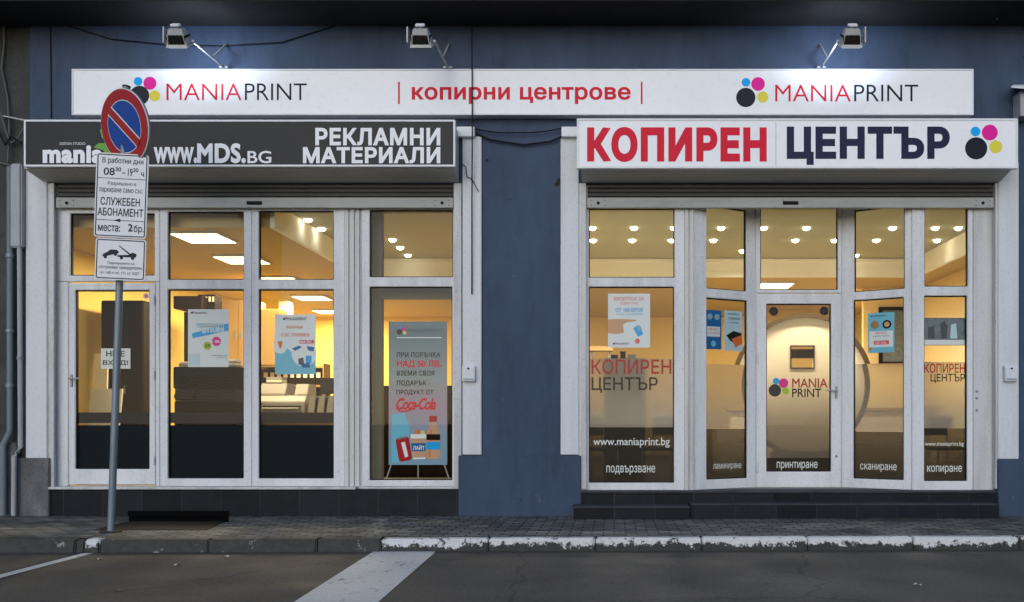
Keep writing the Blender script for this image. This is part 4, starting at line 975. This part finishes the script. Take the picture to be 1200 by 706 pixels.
def down(px, py, lab='small round downlight glowing in the raised ceiling'):
    global proto, dim_data
    dist = (ZHI-1.15)*1000/(490-py); x, y = (px-720)/1000*dist, dist-10
    if proto is None:
        proto = t = thing('downlight', lab, 'downlight', (x,y,ZHI), 'downlights in the raised ceiling')
        MB().ring(0,0,.05,.075,0,.012,24).build('trim_ring', M['frame'], t, local=True).rotation_euler = (R(90),0,0)
        bm = bmesh.new(); bmesh.ops.create_uvsphere(bm, u_segments=16, v_segments=8, radius=.052); bmesh.ops.scale(bm, vec=(1,1,.75), verts=bm.verts)
        mb = MB(); mb.bm.free(); mb.bm = bm; mb.build('bulb', M['lamp_tube'], t, local=True, smooth='all')
        l = bpy.data.lights.new('down_glow','SPOT'); l.energy = 100; l.color = (1,.98,.94); l.spot_size = R(150); l.spot_blend = .8; l.shadow_soft_size = .05; dim_data = l.copy(); dim_data.energy = .8
        lo = bpy.data.objects.new('down_glow', l); C.objects.link(lo); lo.parent = t; lo.location = (0,0,-.06)
    else:
        t = copy_tree(proto); t.location = (x,y,ZHI); t['label'] = lab
        if min(x-TX0, TX1-x, TY-y+.1) < .7:          # close to the soffit: a dim lamp
            for c_ in t.children:
                if c_.type == 'LIGHT': c_.data = dim_data
    return t
for px in (694,743,790,845,895,945,995,1046,1096,1123): down(px, 267)
for px in (695,741,787,836,884,932,978,1027,1075,1098): down(px, 281.5)
for px, py in ((460,281),(469,290),(478,299),(377,268),(361,257.5),(870,294),(1003,299)): down(px, py)

# ============================================================ INSIDE: FURNITURE
def cabinet(name, label, x0,x1,y0,y1,z0,z1, mat, doors=2, cat='cabinet', group=None):
    t = thing(name, label, cat, ((x0+x1)/2,y0,z0), group)
    MB().box(x0,x1,y0+.02,y1,z0,z1).build('body', mat, t, bev=.006)
    wd = (x1-x0)/doors
    for k in range(doors):
        d_ = MB().box(x0+k*wd+.006, x0+(k+1)*wd-.006, y0, y0+.018, z0+.03, z1-.02).build('door', mat, t, bev=.004)
        hx = x0+(k+1)*wd-.05 if k % 2 == 0 else x0+k*wd+.05
        MB().box(hx-.006,hx+.006,y0-.025,y0-.001,(z0+z1)/2-.06,(z0+z1)/2+.06).build('handle', M['galv'], d_)
    return t
cabinet('wardrobe', 'tall dark brown cabinet behind the left door', PX(118,1.8),PX(167,1.8),1.8,2.4,ZF,PZ(352,1.8), M['brown'], 2)
def board(px0,px1,py, Y, label, lean):
    z = PZ(py,Y); x0,x1 = PX(px0,Y),PX(px1,Y)
    t = MB().hexa([(x0+lean,Y,ZF),(x1+lean,Y,ZF),(x1+lean,Y+.03,ZF),(x0+lean,Y+.03,ZF),(x0,Y+.25,z),(x1,Y+.25,z),(x1,Y+.28,z),(x0,Y+.28,z)]).build('board', M['card'], None, bev=.004)
    o_ = Vector((t.data.vertices[0].co.x, Y, ZF)); t.data.transform(Matrix.Translation(-o_)); t.location = o_
    return tag(t, label, 'board', 'pale boards behind the left door')
board(97,113,413,1.15,'narrow pale board leaning tallest behind the left door',.10); board(92,130,455,.75,'broad pale board standing low behind the left door',.03)
cabinet('added_dark_cabinet', 'made-up dark low cabinet that darkens the view behind the display banner', PX(440,2.2), PX(545,2.2), 2.2, 2.7, ZF, PZ(452,2.2), M['brown'], 2)  # invented cabinet, added to turn the background low behind the banner dark
# copiers / printers
def copier(name, label, x0,x1,y0,y1,zb,zt_, body, trim, cat='copier', group=None):
    t = thing(name, label, cat, ((x0+x1)/2,y0,zb), group); h = zt_-zb
    MB().box(x0,x1,y0,y1,zb,zb+h*.70).build('body', body, t, bev=.012)
    MB().box(x0+.01,x1-.01,y0+.006,y1,zb+h*.702,zb+h*.803).build('output_slot', trim, t)
    MB().box(x0-.01,x1+.01,y0-.01,y1,zb+h*.805,zt_).build('scanner_lid', body, t, bev=.012)
    p = MB().hexa([(x0+.05,y0-.10,zb+h*.72),(x0+.30,y0-.10,zb+h*.72),(x0+.30,y0,zb+h*.72),(x0+.05,y0,zb+h*.72),(x0+.05,y0-.10,zb+h*.75),(x0+.30,y0-.10,zb+h*.75),(x0+.30,y0,zb+h*.80),(x0+.05,y0,zb+h*.80)]).build('control_panel', trim, t)
    n = 3
    for k in range(n):
        a = zb+h*(.06+k*.20); dr = MB().box(x0+.02,x1-.02,y0-.012,y0-.001,a,a+h*.17).build('drawer', body, t, bev=.006)
        MB().box((x0+x1)/2-.08,(x0+x1)/2+.08,y0-.02,y0-.013,a+h*.11,a+h*.13).build('handle', trim, dr)
    return t
copier('photocopier', 'big black photocopier under the blue banded poster', PX(204,1.6),PX(276,1.6),1.6,2.3,ZF,PZ(430,1.6), M['near_black'], M['black'])
copier('photocopier', 'slate grey photocopier behind the frosted window with red lettering', PX(708,1.5),PX(756,1.5),1.5,2.15,ZF,PZ(420,1.5), M['grey_pl'], M['black'])
cabinet('wall_cabinet', 'golden wood wall cabinet beside the window mullion', PX(258,4),PX(300,4),4,4.4,PZ(432,4),PZ(352,4), M['wood'], 2, group='golden wall cabinets')
cabinet('wall_cabinet', 'golden wood wall cabinet behind the pale blue poster', PX(303,4),PX(326,4),4.0,4.4,PZ(430,4),PZ(362,4), M['wood'], 1, group='golden wall cabinets')
ws = thing('wall_shelf', 'brown shelf fixed high above the blue banded poster', 'shelf', (PX(218,3),3,PZ(362,3)))
MB().box(PX(203,3),PX(236,3),3,3.4,PZ(362,3),PZ(347,3)).build('shelf_box', M['brown'], ws, bev=.005)
MB().box(PX(204,3),PX(216,3),3.3,3.39,PZ(430,3),PZ(363,3)).build('side_panel', M['brown'], ws)
def binder_row(x0, x1, y, z, h, n, labs, g):
    wd = (x1-x0)/n; src = None
    for k in range(n):
        if src is None:
            t = thing('binder', labs[k], 'binder', (x0,y,z), g)
            MB().box(0,wd*.9,0,.25,0,h).build('cover', M['brown'], t, local=True, bev=.004)
            MB().disc(wd*.45,h*.3,wd*.22,-.003,.0,12).build('finger_hole', M['near_black'], t, local=True); MB().box(wd*.15,wd*.75,-.002,0,h*.5,h*.85).build('spine_label', M['card'], t, local=True); src = t
        else: t = copy_tree(src); t.location = (x0+k*wd, y, z); t['label'] = labs[k]
binder_row(PX(232,3.2), PX(252,3.2), 3.2, PZ(362,3.2), .22, 5, ['binder on the high brown shelf, one of a tight row']*5, 'binders on the high shelf')
desk = thing('desk', 'long desk carrying the printers in the left shop', 'desk', (PX(345,2.6),2.6,ZF))
zt_ = PZ(484,2.6)
MB().box(PX(286,2.6),PX(430,2.6),2.6,3.3,zt_-.04,zt_).build('desk_top', M['wood'], desk, bev=.004)
for a in (288, 426): MB().box(PX(a,2.6)-.02,PX(a,2.6)+.02,2.65,3.25,ZF,zt_-.041).build('leg', M['galv'], desk)
MB().box(PX(290,2.6),PX(424,2.6),3.2,3.22,ZF+.3,zt_-.041).build('modesty_panel', M['wood'], desk)
def printer(px0,px1,py0,py1,Y,label,zb=None):
    zb = zt_+.002 if zb is None else zb; x0,x1 = PX(px0,Y),PX(px1,Y); z1 = PZ(py0,Y)
    t = thing('desk_printer', label, 'printer', ((x0+x1)/2,Y,zb), 'beige printers on the desk'); h = z1-zb
    MB().prism([(Y,zb),(Y+.4,zb),(Y+.4,z1),(Y+.08,z1),(Y,z1-h*.35)], x0, x1, 'x').build('body', M['beige'], t, bev=.008)
    MB().box(x0+.05,x1-.05,Y-.004,Y+.02,zb+h*.30,zb+h*.42).build('paper_slot', M['black'], t)
    MB().hexa([(x0+.06,Y-.14,zb+h*.22),(x1-.06,Y-.14,zb+h*.22),(x1-.06,Y-.005,zb+h*.26),(x0+.06,Y-.005,zb+h*.26),(x0+.06,Y-.14,zb+h*.26),(x1-.06,Y-.14,zb+h*.26),(x1-.06,Y-.005,zb+h*.30),(x0+.06,Y-.005,zb+h*.30)]).build('paper_tray', M['beige'], t)
printer(303,357,464,484,2.62,'low wide beige printer at the front of the desk'); printer(304,334,449,484,3.05,'taller beige printer behind the low one'); printer(345,360,450,484,3.0,'small beige printer with a lifted top beside the shelf')
for k, lab in enumerate(('first leaning white file stand at the desk end','second leaning white file stand at the desk end','third leaning white file stand, against the window frame')):
    x = PX(360+k*11,2.65)
    t = thing('file_stand', lab, 'file stand', (x,2.65,zt_+.002), 'file stands on the desk')
    MB().prism([(x,zt_+.002),(x+.10,zt_+.002),(x+.13,PZ(464,2.65)),(x+.04,PZ(464,2.65))], 2.65, 2.9, 'y').build('case', M['beige'], t, bev=.004)
    MB().prism([(x+.105,zt_+.01),(x+.115,zt_+.01),(x+.145,PZ(466,2.65)),(x+.135,PZ(466,2.65))], 2.66, 2.9, 'y').build('side_cheek', M['black'], t)
sh = thing('shelving', 'low shelving with folders along the wall behind the desk', 'shelf unit', (PX(350,4.6),4.6,ZF))
sx0, sx1 = PX(305,4.6), PX(378,4.6)
for py in (430, 452, 476): MB().box(sx0,sx1,4.6,4.95,PZ(py,4.6)-.02,PZ(py,4.6)+.01).build('shelf', M['wood'], sh)
for x in (sx0-.02, sx1): MB().box(x,x+.02,4.6,4.95,ZF,PZ(426,4.6)).build('side_panel', M['wood'], sh)
MB().box(sx0,sx1,4.95,4.965,ZF,PZ(428,4.6)).build('back_panel', M['brown'], sh)
binder_row(sx0+.03, sx1-.02, 4.63, PZ(452,4.6)+.012, .25, 9, ['dark binder standing in the low shelving behind the desk']*9, 'binders in the low shelving')
mon = thing('monitor', 'black computer monitor standing by the end of the file stands', 'monitor', (PX(381,4.2),4.2,PZ(470,4.2)))
MB().box(PX(375,4.2),PX(390,4.2),4.2,4.24,PZ(462,4.2),PZ(443,4.2)).build('screen', M['black'], mon, bev=.006)
MB().box(PX(381,4.2),PX(384,4.2),4.24,4.28,PZ(472,4.2),PZ(455,4.2)).build('stand', M['black'], mon); MB().box(PX(377,4.2),PX(388,4.2),4.16,4.32,PZ(472,4.2)-.015,PZ(472,4.2)).build('stand_foot', M['black'], mon)
cabinet('side_board', 'golden side cabinet carrying the black monitor', PX(372,4.1),PX(396,4.1),4.1,4.5,ZF,PZ(472.6,4.2)-.013, M['wood'], 1)
def stack(px0, px1, Y, zb, h, label):
    x0, x1 = PX(px0,Y), PX(px1,Y)
    t = thing('paper_stack', label, 'paper stack', ((x0+x1)/2,Y,zb), 'paper stacks in the shops')
    z = zb; k = 0
    while z < zb+h:
        q = random.uniform(-.012,.012); e = random.uniform(.02,.05)
        MB().box(x0+q,x1+q,Y+q,Y+.21+q,z,z+e-.002).build('ream', M['card' if k%2 else 'beige'], t); z += e; k += 1
stack(262,276,1.7,PZ(430,1.6)+.012,.08,'low stack of paper reams on the black photocopier')
stack(211,226,1.75,PZ(430,1.6)+.012,.05,'flat stack of paper reams at the wardrobe side of the black photocopier')
stack(337,346,2.9,zt_+.002,.24,'tall stack of paper reams between the desk printers')
stack(312,330,3.12,PZ(449,3.05)+.002,.07,'paper reams on top of the taller beige printer')
def chair(px, Y, rz, label):
    x = PX(px,Y); t = thing('chair', label, 'chair', (x,Y,ZF), 'metal framed chairs behind the frosted panes', rot=(0,0,rz))
    MB().box(-.21,.21,-.21,.21,.43,.47).build('seat', M['grey_pl'], t, local=True, bev=.01); MB().box(-.20,.20,.20,.23,.62,.86).build('backrest', M['grey_pl'], t, local=True, bev=.01)
    for a in (-.19,.19):
        MB().tube([(a,-.19,0),(a,-.19,.43)], .013, 8).build('leg', M['frame'], t, local=True); MB().tube([(a,.20,0),(a,.215,.88)], .013, 8).build('leg', M['frame'], t, local=True)
    MB().tube([(-.19,.215,.88),(.19,.215,.88)], .013, 8).build('back_rail', M['frame'], t, local=True)
chair(700,1.0,.5,'metal framed chair at the foot of the slate photocopier'); chair(775,1.1,-.4,'metal framed chair beside the inner wall of the first frosted pane'); chair(1105,1.2,.2,'metal framed chair behind the last frosted pane of the shop')
# right shop: round panel, counter
yr = 2.15
rp = thing('round_partition', 'round tan partition with a bronze rim behind the logo door', 'partition', (PX(940,yr),yr,ZF))
rx, rz, rr = PX(940,yr), PZ(452,yr), .955
MB().ring(rx, rz, .945, 1.005, yr-.05, yr+.06, 96).build('rim', M['brass'], rp, smooth=True)
hw0,hw1,hz0,hz1 = PX(924,yr),PX(949,yr),PZ(432,yr),PZ(408,yr)
# the disc, with a square hatch cut through it
dm = MB(); n = 96
outer = [dm.bm.verts.new((rx+.946*math.cos(2*math.pi*k/n), yr, rz+.946*math.sin(2*math.pi*k/n))) for k in range(n)]
inn = [dm.bm.verts.new((x,yr,z)) for x,z in ((hw0,hz0),(hw1,hz0),(hw1,hz1),(hw0,hz1))]
eds = [dm.bm.edges.new((outer[k],outer[(k+1)%n])) for k in range(n)] + [dm.bm.edges.new((inn[k],inn[(k+1)%4])) for k in range(4)]
bmesh.ops.triangle_fill(dm.bm, edges=eds, use_beauty=True)
ex = bmesh.ops.extrude_face_region(dm.bm, geom=list(dm.bm.faces)); bmesh.ops.translate(dm.bm, verts=[e for e in ex['geom'] if isinstance(e,bmesh.types.BMVert)], vec=(0,.04,0))
dm.build('panel', M['tan'], rp)
MB().grid_frame(hw0-.02,hw1+.02,hz0-.02,hz1+.02,[(hw0,hw1,hz0,hz1)],yr-.012,yr-.001).build('hatch_frame', M['brown'], rp)
MB().box(hw0,hw1,yr+.0,yr+.035,hz0+(hz1-hz0)*.45,hz1-.03).build('hatch_shutter', M['brown'], rp)
MB().box(rx-.45,rx+.45,yr-.05,yr+.25,ZF,rz-.93).build('foot_block', M['brown'], rp, bev=.01)
ct = thing('counter', 'tan counter inside the right shop below the frosted panes', 'counter', (PX(1060,3),3,ZF))
MB().box(PX(840,3),PX(1090,3),3,3.6,ZF,ZF+.95).build('front_panel', M['tan'], ct, bev=.005); MB().box(PX(836,3),PX(1094,3),2.95,3.65,ZF+.952,ZF+1.0).build('counter_top', M['wood'], ct, bev=.006)
pf = thing('picture_frame', 'dark picture frame on the wall beside the round partition', 'picture', (PX(1045,2.6),5.0,1.8))
# dark screen wall piece on the back wall
MB().grid_frame(PX(1030,5),PX(1075,5),PZ(428,5),PZ(360,5),[(PX(1034,5),PX(1071,5),PZ(424,5),PZ(364,5))],4.98,5.02).build('frame', M['brown'], pf); MB().box(PX(1034,5),PX(1071,5),5.0,5.015,PZ(424,5),PZ(364,5)).build('print', M['paper_grey'], pf)
MB().box(PX(1012,5.02),PX(1110,5.02),5.03,5.13,ZF,ZLO-.002).build('partition', M['sand_wall'], B)
for nm, lab, a, b_, c, m in (('paper_box','small black box on the slate photocopier',716,724,416.5,'black'),('paper_box','taller black box on the slate photocopier',727,733,412.5,'brown'),('paper_box','beige box on the slate photocopier lid',736,745,416,'beige')):
    zz = PZ(420,1.5)+.001; x0,x1 = PX(a,1.7),PX(b_,1.7)
    t = thing(nm, lab, 'box', ((x0+x1)/2,1.7,zz), 'boxes on the slate photocopier')
    MB().box(x0,x1,1.7,1.85,zz,PZ(c,1.7)-.012).build('carton', M[m], t, bev=.003); MB().box(x0-.004,x1+.004,1.695,1.855,PZ(c,1.7)-.011,PZ(c,1.7)+.006).build('lid', M[m], t)
ls = thing('wall_shelf', 'golden shelf on the wall left of the pointing hand poster', 'shelf', (PX(700,3),3,PZ(408,3)))
MB().box(PX(690,3),PX(718,3),3,3.3,PZ(411,3),PZ(406,3)).build('shelf_board', M['wood'], ls); MB().box(PX(692,3),PX(694,3),3.05,3.3,PZ(420,3),PZ(411.2,3)).build('shelf_bracket', M['galv'], ls); MB().box(PX(713,3),PX(715,3),3.05,3.3,PZ(420,3),PZ(411.2,3)).build('shelf_bracket', M['galv'], ls)

# ============================================================ ON THE PAVEMENT AND ROAD
ch = thing('cellar_hatch', 'dark rusty cellar hatch in the pavement below the vent', 'hatch', (PX(185,-.7),-.7,.006))
def gp(px, py, z=0.006): dist = (1.15-z)*1000/(py-490); return ((px-720)/1000*dist, dist-10, z)
q = [gp(110,622), gp(243,622), gp(262,612), gp(148,612)]
MB().hexa([(a,b_,.0) for a,b_,_ in q]+[(a,b_,.014) for a,b_,_ in q]).build('hatch_plate', M['hatch'], ch, bev=.003)
pit = [gp(151,612), gp(268,612), gp(268,605.2), gp(151,605.2)]
MB().hexa([(a,b_,.0) for a,b_,_ in pit]+[(a,b_,.010) for a,b_,_ in pit]).build('pit_dark_patch', M['near_black'], ch)  # flat black patch on the paving, painting the darkness of the open pit
sb = [gp(1008,610.5), gp(1090,611), gp(1084,606.5), gp(1018,607)]
o = MB().hexa([(a,b_,-.02) for a,b_,_ in sb]+[(a,b_,.030 if i<2 else .018) for i,(a,b_,_) in enumerate(sb)]).build('paving_slab', M['kerb'], None, bev=.004)
tag(o, 'loose paving slab lifted at the foot of the dark steps', 'paving slab')
for k, (px, py, s_, lab) in enumerate(((117,655,.016,'white paper scrap on the road just below the painted kerb end'),(208,662,.018,'pale paper scrap on the road, below the cellar hatch'),(139,692,.018,'dull paper scrap alone low on the road at the bottom'),(1075,685,.022,'pale leaf shaped scrap on the bare road below the right shop'),(266,652,.014,'tiny white scrap by the kerb foot beside the dark hatch'))):
    x, y_, _ = gp(px, py, -.09); bm_ = MB(); n = 7
    vs_ = [bm_.bm.verts.new((s_*(1+.4*math.sin(i*3.1+k))*math.cos(i*2*math.pi/n)*1.5, s_*math.sin(i*2*math.pi/n), .006+.008*math.sin(i*2.3+k))) for i in range(n)]
    c0 = bm_.bm.verts.new((0,0,.004))
    for i in range(n): bm_.bm.faces.new((c0,vs_[i],vs_[(i+1)%n]))
    o = bm_.build('paper_scrap', M['road_paint'] if k != 2 else M['beige'], None); o.location = (x, y_, -.094); tag(o, lab, 'litter', 'paper scraps on the road')
